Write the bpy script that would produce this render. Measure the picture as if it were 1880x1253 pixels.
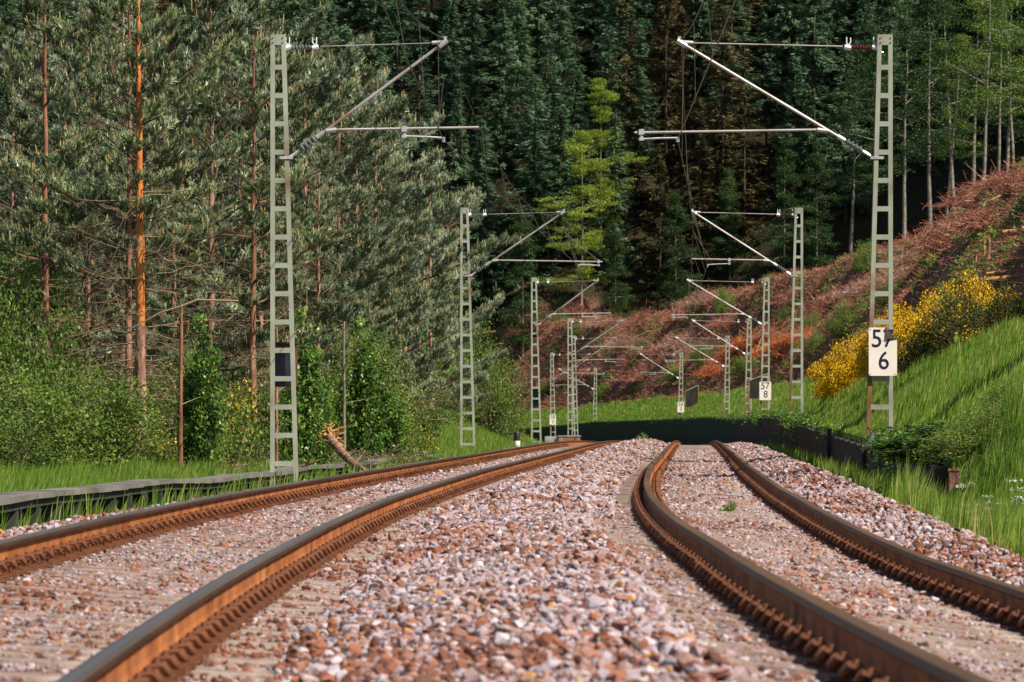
import bpy, math
import numpy as np
from mathutils import Vector
for o in list(bpy.data.objects): bpy.data.objects.remove(o, do_unlink=True)
SC = bpy.context.scene
COL = SC.collection
RNG = np.random.default_rng(7)
PI = math.pi

# ---------------------------------------------------------------- camera, sky, sun, exposure
F = 9922.0                      # focal length in photo pixels (1880 wide)
HOR = 771.0                     # photo row of the horizon
CZ = 0.70                       # eye height above the rail head
cam = bpy.data.cameras.new('camera'); camo = bpy.data.objects.new('camera', cam); COL.objects.link(camo)
camo.location = (0, 0, CZ)
camo.rotation_euler = (PI/2 + math.atan((HOR-626.5)/F), 0, 0)
cam.sensor_width = 36; cam.lens = 36*F/1880; cam.clip_start = 0.5; cam.clip_end = 4000
cam.dof.use_dof = True; cam.dof.focus_distance = 85; cam.dof.aperture_fstop = 11
SC.camera = camo
SUN_EL, SUN_AZ = math.radians(47), math.radians(55)     # azimuth to the right of straight behind the camera
SUN = Vector((math.cos(SUN_EL)*math.sin(SUN_AZ), -math.cos(SUN_EL)*math.cos(SUN_AZ), math.sin(SUN_EL)))
W = bpy.data.worlds.new('World'); SC.world = W; W.use_nodes = True
nt = W.node_tree; bg = nt.nodes['Background']
sky = nt.nodes.new('ShaderNodeTexSky'); sky.sky_type = 'NISHITA'; sky.sun_disc = False
sky.sun_elevation = SUN_EL; sky.sun_rotation = math.atan2(SUN.x, SUN.y)
nt.links.new(sky.outputs[0], bg.inputs[0]); bg.inputs[1].default_value = 0.062
sl = bpy.data.lights.new('sun', 'SUN'); sl.energy = 5.0; sl.angle = math.radians(0.5); sl.color = (1, 0.89, 0.72)
so = bpy.data.objects.new('sun', sl); COL.objects.link(so); so.rotation_euler = SUN.to_track_quat('Z', 'Y').to_euler()
so.location = (30, -30, 60)
SC.view_settings.view_transform = 'Standard'; SC.view_settings.look = 'None'
SC.view_settings.exposure = 0.62; SC.view_settings.gamma = 1
SC.cycles.max_bounces = 6; SC.cycles.diffuse_bounces = 2; SC.cycles.glossy_bounces = 2
SC.cycles.transmission_bounces = 2; SC.cycles.transparent_max_bounces = 4

# ---------------------------------------------------------------- track and terrain functions
_d = np.arange(-60, 901, 1.0)
_s = np.interp(_d, [-60, 14, 54, 80, 300, 430, 560, 640, 900], [-.02, -.0176, .028, .0335, .0335, -.03, -.12, -.20, -.30])
_x = np.concatenate([[0], np.cumsum((_s[1:]+_s[:-1])/2)])
_x += 1.64 - np.interp(30.3, _d, _x)
def xc(d): return np.interp(d, _d, _x)
def sl_(d): return np.interp(d, _d, _s)
_z = np.where(_d < 150, 0, np.where(_d < 300, -3e-5*(_d-150)**2, -.675-.004*(_d-300)))
def zt(d): return np.interp(d, _d, _z)
def cant(d): return np.interp(d, [0, 35, 54, 80], [.10, .10, .04, 0])
def dxr(d): return np.interp(d, [8, 14, 32, 44, 60, 82], [.26, .28, .30, .22, .09, 0])   # the right track swings a little wider
def zor(d): return np.interp(d, [0, 40, 70], [-.02, -.02, 0])
def cr_(d): return np.interp(d, [0, 35, 54, 80], [.175, .175, .07, 0])
def wtop(d): return np.interp(d, [0, 66, 92, 173, 400, 520, 610, 700], [.2, .24, .35, .78, 2.0, 2.1, 1.3, .6])
def sstep(x, a, b):
    t = np.clip((x-a)/(b-a), 0, 1); return t*t*(3-2*t)
def bed(v, d):
    """ballast surface relative to rail head of the straight track"""
    c = cant(d); e = .205
    rise = np.interp(d, [0, 60, 120, 200], [.05, .09, .15, .17])
    sh = dxr(d); c2 = cr_(d); vr = v-sh; zr = -e + zor(d) - c2*(vr+.75)/1.5
    zl = -e - c*(v+3.85+.75)/1.5
    mid = np.clip((v+2.6)/(1.3+sh), 0, 1)
    zm = (-e - c*1.33)*(1-mid) + (-e + zor(d) + c2*.36)*mid + rise*np.clip(np.sin(mid*PI), 0, 1)**.6
    z = np.where(vr > -1.3, zr, np.where(v > -2.6, zm, zl))
    er = -e + zor(d) - c2*2.15/1.5
    z = np.where(vr > 1.4, er + .06*np.sin(np.clip((vr-1.4)/.7, 0, 1)*PI), z)
    z = np.where(vr > 2.05, er - (vr-2.05)*.75, z)
    z = np.where(v < -5.3, -e + c*.47 - .10*np.clip((-v-5.3)/.7, 0, 1), z)
    z = np.where(v < -6.0, -e - .10 + c*.47*np.clip(1-(-v-6)/1, 0, 1) - (-v-6.0)*.40, z)
    return z
def gz(x, d):
    """ground height at a world point"""
    x = np.asarray(x, float); d = np.asarray(d, float)
    v = x - xc(d); t = zt(d); w = wtop(d)
    left = -.45 + np.clip(-v-7.9, 0, 14)*np.clip(.03+.0027*(d-100), .02, .42) + np.clip(-v-22, 0, 60)*.12
    ditch = -.80 - .25*sstep(d, 72, 90)
    base = w + np.clip((v-3.25)/2.6, 0, 1)**.9*(1.68 + .12*np.sin(d*.13)+.1*np.sin(d*.31+1))
    up = np.interp(v, [5.85, 7.6, 16.3], [0, .22, 10.5])
    und = (.40*np.sin(x*.75+d*.043)+.35*np.sin(d*.11+x*.2)+.22*np.sin(x*1.7-d*.23))*sstep(v, 6, 9)
    right = base + up + und + np.clip(v-16.3, 0, 20)*.08 + np.clip(v-36, 0, 60)*.45
    near = sstep(d, 63, 66)                      # the retaining wall begins here
    rn = -.8 + np.clip(v-2.6, 0, 6)*.42
    rr = np.where(v > 2.97, near*right + (1-near)*np.minimum(rn, right), ditch*1.0)
    rr = np.where((v <= 2.97) & (v > 2.6), near*ditch + (1-near)*rn, rr)
    z = np.where(v > 2.6, rr, np.where(v < -6.6, left, np.minimum(bed(v, d)-.06, .2)))
    z = np.where((v <= 2.6) & (v > 2.05), np.minimum(z, np.maximum(ditch, bed(v, d)-.06)), z)
    z = z + np.minimum(t, 0)
    z = z + np.clip(d-640, 0, 260)*.78*sstep(d, 636, 650)
    shade_hill = 127*sstep(x, 84, 112)*sstep(d, 535, 590); z = np.where(shade_hill > 1, np.maximum(z, shade_hill), z)  # unseen hill beside the view, shaped to shade the far forest
    return z
def at(px, py, d): return Vector(((px-940)/F*d, d, CZ-(py-HOR)/F*d))
def hit(px, py, d0=60, d1=720):
    d = np.arange(d0, d1, .5); x = (px-940)/F*d; z = CZ-(py-HOR)/F*d
    k = np.nonzero(gz(x, d) >= z)[0]
    i = k[0] if len(k) else len(d)-1
    return x[i], d[i], gz(x[i], d[i])

# ---------------------------------------------------------------- mesh helpers
class MB:
    def __init__(s): s.V=[]; s.L=[]; s.N=[]; s.R=[]; s.M=[]; s.n=0
    def add(s, V, Fc, rnd=None, mi=0):
        V=np.asarray(V,float).reshape(-1,3); Fc=np.asarray(Fc,int)
        if len(Fc)==0: return s
        s.V.append(V); s.L.append((Fc+s.n).ravel()); s.N.append(np.full(len(Fc),Fc.shape[1]))
        if rnd is None: rnd=np.full(len(Fc),.5)
        s.R.append(np.broadcast_to(np.asarray(rnd,float),(len(Fc),))); s.M.append(np.broadcast_to(np.asarray(mi,int),(len(Fc),)))
        s.n+=len(V); return s
    def mesh(s, name, mats, smooth=False):
        me=bpy.data.meshes.new(name)
        V=np.concatenate(s.V); L=np.concatenate(s.L); N=np.concatenate(s.N); R=np.concatenate(s.R); M=np.concatenate(s.M)
        me.vertices.add(len(V)); me.vertices.foreach_set('co',V.astype(np.float32).ravel())
        me.loops.add(len(L)); me.loops.foreach_set('vertex_index',L.astype(np.int32))
        me.polygons.add(len(N)); me.polygons.foreach_set('loop_start',np.concatenate([[0],np.cumsum(N)[:-1]]).astype(np.int32))
        for m in (mats if isinstance(mats,(list,tuple)) else [mats]): me.materials.append(m)
        me.polygons.foreach_set('material_index',M.astype(np.int32))
        me.polygons.foreach_set('use_smooth',np.full(len(N),smooth))
        me.update(calc_edges=True)
        a=me.attributes.new('rnd','FLOAT','FACE'); a.data.foreach_set('value',R.astype(np.float32))
        me.validate()
        return me
    def obj(s, name, mats, parent=None, smooth=False):
        return link(name, s.mesh(name,mats,smooth), parent)
def link(name, me, parent=None):
    o=bpy.data.objects.new(name,me); COL.objects.link(o)
    if parent is not None: o.parent=parent
    return o
def empty(name, loc=(0,0,0), rz=0, sc=1):
    o=bpy.data.objects.new(name,None); COL.objects.link(o); o.location=loc; o.rotation_euler=(0,0,rz)
    o.scale=(sc,sc,sc) if not isinstance(sc,tuple) else sc
    o.empty_display_size=.2; return o
def tag(o, label=None, cat=None, group=None, kind=None):
    if label: o['label']=label
    if cat: o['category']=cat
    if group: o['group']=group
    if kind: o['kind']=kind
    return o
KIDS={}
def copy_tree(o, parent=None):
    c=o.copy(); COL.objects.link(c)
    if parent is not None: c.parent=parent
    for ch in list(o.children): copy_tree(ch,c)
    return c
def unit(a): return a/np.maximum(np.linalg.norm(a,axis=-1,keepdims=True),1e-9)
def perp(D, rng=RNG):
    return unit(np.cross(D, rng.normal(size=D.shape)))
def tris(mb,P,D,L,Wd,rnd=None,mi=0,rng=RNG,side=None):
    n=len(P); L=np.broadcast_to(L,(n,))[:,None]; Wd=np.broadcast_to(Wd,(n,))[:,None]
    B=perp(D,rng) if side is None else side
    V=np.stack([P-B*Wd/2,P+B*Wd/2,P+D*L],1).reshape(-1,3)
    mb.add(V,np.arange(3*n).reshape(n,3),rnd,mi)
def rhombs(mb,P,A,B,rnd=None,mi=0):
    n=len(P); V=np.stack([P-A,P+B,P+A,P-B],1).reshape(-1,3)
    mb.add(V,np.arange(4*n).reshape(n,4),rnd,mi)
def sticks(mb,P0,P1,r0,r1,rnd=None,mi=0,k=3,rng=RNG):
    n=len(P0); D=unit(P1-P0); A=perp(D,rng); B=np.cross(D,A)
    r0=np.broadcast_to(r0,(n,))[:,None]; r1=np.broadcast_to(r1,(n,))[:,None]
    ang=[2*PI*i/k for i in range(k)]
    V=np.stack([P0+(A*math.cos(a)+B*math.sin(a))*r0 for a in ang]+[P1+(A*math.cos(a)+B*math.sin(a))*r1 for a in ang],1).reshape(-1,3)
    q=np.array([[i,(i+1)%k,k+(i+1)%k,k+i] for i in range(k)])
    Fc=(q[None]+(np.arange(n)*2*k)[:,None,None]).reshape(-1,4)
    mb.add(V,Fc,None if rnd is None else np.repeat(np.broadcast_to(rnd,(n,)),k),mi)
def tube(mb,pts,rad,k=8,rnd=.5,mi=0,cap=True):
    pts=np.asarray(pts,float); n=len(pts); rad=np.broadcast_to(rad,(n,))
    T=unit(np.gradient(pts,axis=0)); ref=np.array([0,0,1.]) if abs(T[0][2])<.9 else np.array([1.,0,0])
    V=[]
    A=unit(np.cross(T[0],ref))
    for i in range(n):
        A=unit(A-T[i]*np.dot(A,T[i])); B=np.cross(T[i],A)
        for j in range(k):
            a=2*PI*j/k; V.append(pts[i]+(A*math.cos(a)+B*math.sin(a))*rad[i])
    Fc=[[i*k+j,i*k+(j+1)%k,(i+1)*k+(j+1)%k,(i+1)*k+j] for i in range(n-1) for j in range(k)]
    mb.add(V,Fc,rnd,mi)
    if cap:
        mb.add(V[:k],[list(range(k))[::-1]],rnd,mi); mb.add(V[-k:],[list(range(k))],rnd,mi)
def box(mb,c,s,rnd=.5,mi=0,M=None):
    c=np.array(c,float); s=np.array(s,float)/2
    V=np.array([[x,y,z] for x in(-1,1) for y in(-1,1) for z in(-1,1)])*s
    if M is not None: V=V@np.asarray(M).T
    V=V+c
    mb.add(V,[[0,1,3,2],[4,6,7,5],[0,4,5,1],[2,3,7,6],[0,2,6,4],[1,5,7,3]],rnd,mi)
def prism(mb,poly,y0,y1,rnd=.5,mi=0):
    """polygon in x,z extruded along y"""
    n=len(poly); V=[[x,y0,z] for x,z in poly]+[[x,y1,z] for x,z in poly]
    mb.add(V,[list(range(n))],rnd,mi); mb.add(V,[[n+i for i in range(n)][::-1]],rnd,mi)
    mb.add(V,[[i,n+i,n+(i+1)%n,(i+1)%n] for i in range(n)],rnd,mi)
def lathe(mb,p0,p1,prof,k=10,rnd=.5,mi=0):
    """prof: (t along axis 0..1, radius)"""
    p0=np.array(p0,float); p1=np.array(p1,float)
    tube(mb,[p0+(p1-p0)*t for t,_ in prof],[r for _,r in prof],k,rnd,mi)

# ---------------------------------------------------------------- materials
def newmat(name):
    m=bpy.data.materials.new(name); m.use_nodes=True; t=m.node_tree; b=t.nodes['Principled BSDF']; return m,t,b
def node(t,ty,**kw):
    n=t.nodes.new(ty)
    for k,v in kw.items(): setattr(n,k,v)
    return n
def ramp(t,stops,interp='LINEAR'):
    r=node(t,'ShaderNodeValToRGB'); r.color_ramp.interpolation=interp; e=r.color_ramp.elements
    while len(e)<len(stops): e.new(.5)
    for q,(p,c) in zip(e,stops): q.position=p; q.color=(*c,1)
    return r
def foliage(name, stops, trans=.3, rough=.55, objvar=.25, spec=.25):
    m,t,b=newmat(name)
    at_=node(t,'ShaderNodeAttribute',attribute_name='rnd'); oi=node(t,'ShaderNodeObjectInfo')
    ad=node(t,'ShaderNodeMath',operation='MULTIPLY_ADD'); ad.inputs[1].default_value=1-objvar
    ml=node(t,'ShaderNodeMath',operation='MULTIPLY'); ml.inputs[1].default_value=objvar
    t.links.new(oi.outputs['Random'],ml.inputs[0]); t.links.new(at_.outputs['Fac'],ad.inputs[0]); t.links.new(ml.outputs[0],ad.inputs[2])
    r=ramp(t,stops); t.links.new(ad.outputs[0],r.inputs[0])
    t.links.new(r.outputs[0],b.inputs['Base Color']); b.inputs['Roughness'].default_value=rough; b.inputs['Specular IOR Level'].default_value=spec
    if trans>0:
        tr=node(t,'ShaderNodeBsdfTranslucent'); mx=node(t,'ShaderNodeMixShader'); mx.inputs[0].default_value=trans
        t.links.new(r.outputs[0],tr.inputs[0]); t.links.new(b.outputs[0],mx.inputs[1]); t.links.new(tr.outputs[0],mx.inputs[2])
        t.links.new(mx.outputs[0],t.nodes['Material Output'].inputs[0])
    return m
def noisy(name, stops, scale=5, detail=6, rough=.8, metal=0, bump=0, bscale=None, coord='Object', spec=.3, dist=.02, stretch=None, rough2=None):
    m,t,b=newmat(name)
    tc=node(t,'ShaderNodeTexCoord'); src=tc.outputs[coord]
    if stretch:
        mp=node(t,'ShaderNodeMapping'); mp.inputs['Scale'].default_value=stretch; t.links.new(src,mp.inputs[0]); src=mp.outputs[0]
    n=node(t,'ShaderNodeTexNoise'); n.inputs['Scale'].default_value=scale; n.inputs['Detail'].default_value=detail
    t.links.new(src,n.inputs['Vector']); r=ramp(t,stops); t.links.new(n.outputs['Fac'],r.inputs[0])
    t.links.new(r.outputs[0],b.inputs['Base Color']); b.inputs['Roughness'].default_value=rough; b.inputs['Metallic'].default_value=metal
    b.inputs['Specular IOR Level'].default_value=spec
    if bump:
        n2=node(t,'ShaderNodeTexNoise'); n2.inputs['Scale'].default_value=bscale or scale*4; n2.inputs['Detail'].default_value=5
        t.links.new(src,n2.inputs['Vector'])
        bp=node(t,'ShaderNodeBump'); bp.inputs['Strength'].default_value=bump; bp.inputs['Distance'].default_value=dist
        t.links.new(n2.outputs['Fac'],bp.inputs['Height']); t.links.new(bp.outputs[0],b.inputs['Normal'])
    return m
def by_rnd(name, stops, rough=.85, spec=.2, interp='LINEAR', bump=0, bscale=40, mixscale=0):
    m,t,b=newmat(name); a=node(t,'ShaderNodeAttribute',attribute_name='rnd'); r=ramp(t,stops,interp)
    t.links.new(a.outputs['Fac'],r.inputs[0]); out=r.outputs[0]
    if mixscale:
        n=node(t,'ShaderNodeTexNoise'); n.inputs['Scale'].default_value=mixscale; n.inputs['Detail'].default_value=4
        tc=node(t,'ShaderNodeTexCoord'); t.links.new(tc.outputs['Object'],n.inputs[0])
        mr=node(t,'ShaderNodeMapRange'); mr.inputs[3].default_value=.6; mr.inputs[4].default_value=1.4; t.links.new(n.outputs['Fac'],mr.inputs[0])
        mm=node(t,'ShaderNodeMix',data_type='RGBA',blend_type='MULTIPLY'); mm.inputs[0].default_value=1
        t.links.new(out,mm.inputs[6]); t.links.new(mr.outputs[0],mm.inputs[7]); out=mm.outputs[2]
    t.links.new(out,b.inputs['Base Color']); b.inputs['Roughness'].default_value=rough; b.inputs['Specular IOR Level'].default_value=spec
    return m
M={}
M['needle_pine']=foliage('pine_needles',[(0,(.03,.06,.025)),(.4,(.10,.15,.07)),(.75,(.24,.30,.15)),(1,(.38,.44,.26))],.15,.4,.25,.5)
M['needle_pale']=foliage('pale_pine_needles',[(0,(.045,.075,.04)),(.4,(.13,.185,.10)),(.75,(.28,.35,.22)),(1,(.46,.52,.38))],.15,.4,.25,.5)
M['candle']=foliage('pine_shoots',[(0,(.42,.27,.09)),(1,(.62,.48,.2))],.2,.6)
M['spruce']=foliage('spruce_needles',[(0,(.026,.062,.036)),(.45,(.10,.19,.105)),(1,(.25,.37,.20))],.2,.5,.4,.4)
M['brown_spruce']=foliage('brown_spruce_needles',[(0,(.05,.043,.022)),(.5,(.125,.10,.045)),(1,(.23,.18,.08))],.15,.6,.4)
M['dark_leaf']=foliage('shaded_beech_leaves',[(0,(.015,.035,.012)),(.6,(.035,.08,.02)),(1,(.08,.14,.03))],.3,.5,.3)  # darker copy of the beech leaves, forest shade put into the colour
M['beech']=foliage('young_beech_leaves',[(0,(.10,.17,.015)),(.5,(.23,.32,.035)),(1,(.40,.46,.07))],.35,.5,.2)
M['leaf']=foliage('shrub_leaves',[(0,(.035,.07,.014)),(.5,(.12,.195,.034)),(1,(.26,.35,.065))],.3,.45,.3)
M['leaf_light']=foliage('bright_shrub_leaves',[(0,(.06,.13,.02)),(.5,(.14,.25,.04)),(1,(.27,.38,.08))],.35,.45,.2)
M['leaf_dim']=foliage('tall_beech_leaves',[(0,(.03,.065,.012)),(.5,(.085,.155,.025)),(1,(.20,.28,.05))],.35,.5,.3)
M['ivy']=foliage('ivy_leaves',[(0,(.02,.055,.012)),(.5,(.075,.16,.026)),(1,(.22,.36,.06))],.2,.35,.2)
M['broom']=foliage('broom_flowers',[(0,(.50,.28,.004)),(.5,(.72,.46,.008)),(1,(.82,.58,.03))],.2,.6,.1)
M['broom_green']=foliage('broom_stems',[(0,(.02,.04,.01)),(1,(.06,.10,.025))],.2,.6,.1)
M['grass']=foliage('grass_blades',[(0,(.07,.15,.02)),(.5,(.17,.30,.035)),(.85,(.32,.44,.07)),(1,(.5,.46,.18))],.45,.5,0)
M['white_flower']=foliage('white_flowers',[(0,(.6,.62,.58)),(1,(.85,.85,.82))],.2,.6,0)
M['twig']=by_rnd('dead_twigs',[(0,(.12,.045,.035)),(.4,(.30,.115,.08)),(.8,(.47,.21,.15)),(1,(.6,.40,.29))],.9)
M['twig_pink']=by_rnd('pale_dead_twigs',[(0,(.20,.10,.08)),(.5,(.38,.21,.16)),(1,(.58,.40,.30))],.9)
M['twig_grey']=by_rnd('dead_pine_twigs',[(0,(.06,.045,.032)),(.6,(.17,.125,.085)),(1,(.32,.24,.15))],.9)
M['bracken']=by_rnd('orange_dead_bracken',[(0,(.30,.07,.025)),(.6,(.50,.14,.05)),(1,(.62,.27,.11))],.9)
M['pine_bark']=noisy('pine_bark',[(.3,(.22,.06,.02)),(.46,(.52,.17,.04)),(.7,(.66,.27,.08))],3.5,8,.85,0,.7,16,stretch=(1,1,.35),dist=.04)
M['limb_bark']=noisy('pine_limb_bark',[(.3,(.045,.034,.022)),(.55,(.10,.07,.045)),(.72,(.24,.14,.07))],1.5,6,.9)
M['pine_bark_low']=noisy('pine_lower_bark',[(.32,(.10,.05,.035)),(.52,(.30,.16,.11)),(.7,(.46,.28,.2))],7,8,.9,0,.9,14,stretch=(1,1,.3),dist=.05)
M['pine_bark_mid']=noisy('pinkish_pine_bark',[(.3,(.08,.035,.022)),(.5,(.22,.10,.06)),(.7,(.36,.19,.11))],3.5,8,.88,0,.7,16,stretch=(1,1,.35),dist=.04)
M['grey_bark']=noisy('grey_bark',[(.3,(.10,.09,.075)),(.6,(.24,.22,.18)),(.8,(.34,.31,.26))],4,6,.9,0,.5,20)
M['dark_bark']=noisy('dark_bark',[(.3,(.03,.025,.02)),(.7,(.09,.07,.05))],4,6,.9,0,.5,20)
M['cut_wood']=noisy('cut_wood',[(.3,(.32,.15,.05)),(.6,(.52,.28,.11)),(.8,(.6,.4,.2))],6,6,.8,0,.5,20)
M['mast']=noisy('grey_green_mast_paint',[(.28,(.20,.12,.07)),(.39,(.27,.28,.22)),(.58,(.34,.37,.31)),(.8,(.42,.45,.39))],1.4,10,.55,.0,.1,60,spec=.4)
def mast_rust():
    m=M['mast'].copy(); m.name='mast_paint_rusting_at_foot'; t=m.node_tree; b=t.nodes['Principled BSDF']; src=b.inputs['Base Color'].links[0].from_socket
    tc=node(t,'ShaderNodeTexCoord'); sp=node(t,'ShaderNodeSeparateXYZ'); t.links.new(tc.outputs['Object'],sp.inputs[0])
    n=node(t,'ShaderNodeTexNoise'); n.inputs['Scale'].default_value=5; n.inputs['Detail'].default_value=8; t.links.new(tc.outputs['Object'],n.inputs[0])
    mr=node(t,'ShaderNodeMapRange'); mr.inputs[1].default_value=4.2; mr.inputs[2].default_value=1.2; t.links.new(sp.outputs[2],mr.inputs[0])
    ad=node(t,'ShaderNodeMath',operation='ADD'); t.links.new(mr.outputs[0],ad.inputs[0]); t.links.new(n.outputs[0],ad.inputs[1])
    r2=node(t,'ShaderNodeMapRange'); r2.inputs[1].default_value=.75; r2.inputs[2].default_value=1.3; t.links.new(ad.outputs[0],r2.inputs[0])
    rr=ramp(t,[(.3,(.10,.045,.02)),(.7,(.24,.12,.06))]); t.links.new(n.outputs[0],rr.inputs[0])
    mx=node(t,'ShaderNodeMix',data_type='RGBA'); t.links.new(r2.outputs[0],mx.inputs[0]); t.links.new(src,mx.inputs[6]); t.links.new(rr.outputs[0],mx.inputs[7]); t.links.new(mx.outputs[2],b.inputs['Base Color']); return m
M['mast_rust']=mast_rust()
M['tube']=noisy('weathered_steel_tube',[(.3,(.28,.17,.11)),(.47,(.42,.38,.37)),(.75,(.56,.56,.60))],1.6,8,.5,.3,stretch=(1,1,1))
M['fitting']=noisy('galvanised_fitting',[(.3,(.45,.47,.5)),(.7,(.68,.7,.72))],8,4,.4,.5)
M['porcelain_red']=noisy('red_brown_porcelain',[(.3,(.05,.012,.012)),(.7,(.10,.02,.02))],3,2,.2,spec=.6)
M['porcelain_grey']=noisy('grey_porcelain',[(.3,(.08,.10,.11)),(.7,(.16,.19,.2))],3,2,.25,spec=.6)
M['white_cap']=noisy('white_porcelain_cap',[(.3,(.62,.6,.66)),(.7,(.8,.8,.84))],3,2,.4)
M['wire']=noisy('dull_copper_wire',[(.3,(.10,.09,.075)),(.7,(.18,.16,.13))],3,2,.5,.5)
M['sign']=noisy('sign_enamel',[(.25,(.62,.50,.38)),(.4,(.80,.74,.68)),(.6,(.85,.80,.76))],4,7,.4,spec=.4)
M['sign_back']=noisy('sign_back',[(.3,(.03,.02,.015)),(.7,(.09,.06,.04))],6,5,.7)
M['digits']=noisy('navy_sign_paint',[(.3,(.012,.014,.05)),(.7,(.02,.024,.07))],5,3,.4)
M['rust_spot']=noisy('rust_spot',[(.3,(.18,.05,.02)),(.7,(.35,.12,.04))],9,4,.8)
M['rail_top']=noisy('worn_rail_steel',[(.3,(.09,.07,.058)),(.7,(.155,.13,.115))],2,4,.42,.35,stretch=(1,.06,1))
M['rail_band']=noisy('running_band',[(.3,(.22,.21,.21)),(.7,(.34,.33,.33))],2,4,.33,.8,stretch=(1,.05,1))
M['rail_top_brown']=noisy('browned_rail_steel',[(.3,(.07,.036,.014)),(.7,(.125,.068,.028))],2,5,.55,.0,stretch=(1,.06,1))
M['rail_rust']=noisy('rail_rust',[(.25,(.11,.035,.014)),(.45,(.26,.085,.026)),(.62,(.36,.13,.04)),(.8,(.44,.20,.075))],4.5,11,.8,0,.5,40,stretch=(1,.45,1),dist=.008)
M['rail_dark']=noisy('dark_rail_rust_and_shade',[(.3,(.025,.012,.008)),(.7,(.065,.028,.014))],3,6,.55,.0,.1,60,stretch=(1,.3,1),dist=.004)  # dark rust and grease on head sides, with the head's shadow painted in
M['clip']=noisy('rusty_rail_clip',[(.3,(.06,.022,.013)),(.5,(.14,.05,.022)),(.75,(.26,.11,.05))],9,6,.75)
M['sleeper']=noisy('dusty_concrete_sleeper',[(.3,(.11,.08,.075)),(.47,(.22,.16,.14)),(.6,(.32,.25,.22)),(.72,(.44,.38,.35))],3,10,.9,0,.7,30,dist=.015)
M['stone']=by_rnd('ballast_stone',[(0,(.07,.055,.06)),(.10,(.13,.055,.04)),(.24,(.275,.105,.058)),(.36,(.28,.16,.13)),(.6,(.31,.25,.28)),(.85,(.39,.34,.39)),(.96,(.48,.43,.46)),(.988,(.38,.19,.06)),(1,(.46,.22,.07))],.85,.25,mixscale=14)
M['concrete']=noisy('grey_concrete',[(.3,(.20,.20,.19)),(.5,(.32,.32,.31)),(.7,(.42,.42,.40))],3,9,.85,0,.4,30,dist=.01)
M['trough']=noisy('trough_concrete',[(.3,(.09,.088,.08)),(.5,(.15,.145,.135)),(.75,(.22,.215,.2))],2,9,.85,0,.5,25,stretch=(1,.4,1),dist=.01)
M['trough_shade']=noisy('trough_concrete_shade',[(.3,(.02,.02,.018)),(.7,(.05,.05,.046))],4,6,.9)  # concrete painted near black for the shade below the lid
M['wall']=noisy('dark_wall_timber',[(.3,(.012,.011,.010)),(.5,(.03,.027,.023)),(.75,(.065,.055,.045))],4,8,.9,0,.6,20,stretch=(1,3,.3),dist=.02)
M['rusty_block']=noisy('rust_stained_concrete',[(.3,(.14,.05,.03)),(.5,(.28,.12,.075)),(.7,(.36,.24,.18))],2.5,8,.9,0,.4,20)
M['black']=noisy('black_paint',[(.3,(.012,.012,.013)),(.7,(.03,.03,.03))],5,4,.5)
M['white']=noisy('white_paint',[(.3,(.62,.6,.57)),(.6,(.8,.79,.76))],5,5,.6)
M['box']=noisy('dark_blue_box_paint',[(.3,(.012,.016,.03)),(.7,(.03,.036,.06))],3,4,.35,spec=.5)
M['box_side']=noisy('rusty_box_side',[(.3,(.08,.03,.025)),(.7,(.17,.08,.06))],4,5,.6)
M['cable']=noisy('blue_cable',[(.3,(.02,.06,.25)),(.7,(.03,.1,.38))],5,2,.4)

def ground_mat():
    m,t,b=newmat('hillside_soil')
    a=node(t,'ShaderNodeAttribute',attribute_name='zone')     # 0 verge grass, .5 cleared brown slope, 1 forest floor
    tc=node(t,'ShaderNodeTexCoord')
    n1=node(t,'ShaderNodeTexNoise'); n1.inputs['Scale'].default_value=.22; n1.inputs['Detail'].default_value=7
    n2=node(t,'ShaderNodeTexNoise'); n2.inputs['Scale'].default_value=4; n2.inputs['Detail'].default_value=8
    t.links.new(tc.outputs['Object'],n1.inputs[0]); t.links.new(tc.outputs['Object'],n2.inputs[0])
    g=ramp(t,[(.3,(.035,.07,.015)),(.6,(.07,.13,.025)),(.8,(.13,.15,.05))]); t.links.new(n2.outputs[0],g.inputs[0])
    c1=ramp(t,[(.3,(.14,.06,.045)),(.55,(.25,.115,.08)),(.75,(.38,.21,.15))]); t.links.new(n2.outputs[0],c1.inputs[0])
    c2=ramp(t,[(.3,(.035,.06,.02)),(.7,(.08,.11,.035))]); t.links.new(n2.outputs[0],c2.inputs[0])
    rm=ramp(t,[(.50,(0,0,0)),(.60,(1,1,1))]); t.links.new(n1.outputs[0],rm.inputs[0])
    cm=node(t,'ShaderNodeMix',data_type='RGBA'); t.links.new(rm.outputs[0],cm.inputs[0]); t.links.new(c1.outputs[0],cm.inputs[6]); t.links.new(c2.outputs[0],cm.inputs[7])
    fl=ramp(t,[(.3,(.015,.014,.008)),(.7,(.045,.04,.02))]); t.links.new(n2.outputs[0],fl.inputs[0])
    def mr(lo,hi):
        q=node(t,'ShaderNodeMapRange'); q.inputs[1].default_value=lo; q.inputs[2].default_value=hi; t.links.new(a.outputs['Fac'],q.inputs[0]); return q
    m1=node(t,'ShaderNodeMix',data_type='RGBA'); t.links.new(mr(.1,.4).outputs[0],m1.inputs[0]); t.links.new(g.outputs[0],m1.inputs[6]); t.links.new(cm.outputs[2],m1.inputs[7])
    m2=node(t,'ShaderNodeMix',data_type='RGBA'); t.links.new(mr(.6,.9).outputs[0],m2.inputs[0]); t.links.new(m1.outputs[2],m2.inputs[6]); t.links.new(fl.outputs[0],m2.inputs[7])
    t.links.new(m2.outputs[2],b.inputs['Base Color']); b.inputs['Roughness'].default_value=.95; b.inputs['Specular IOR Level'].default_value=.1
    bp=node(t,'ShaderNodeBump'); bp.inputs['Strength'].default_value=.8; bp.inputs['Distance'].default_value=.15; t.links.new(n2.outputs[0],bp.inputs['Height']); t.links.new(bp.outputs[0],b.inputs['Normal'])
    return m
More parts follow.
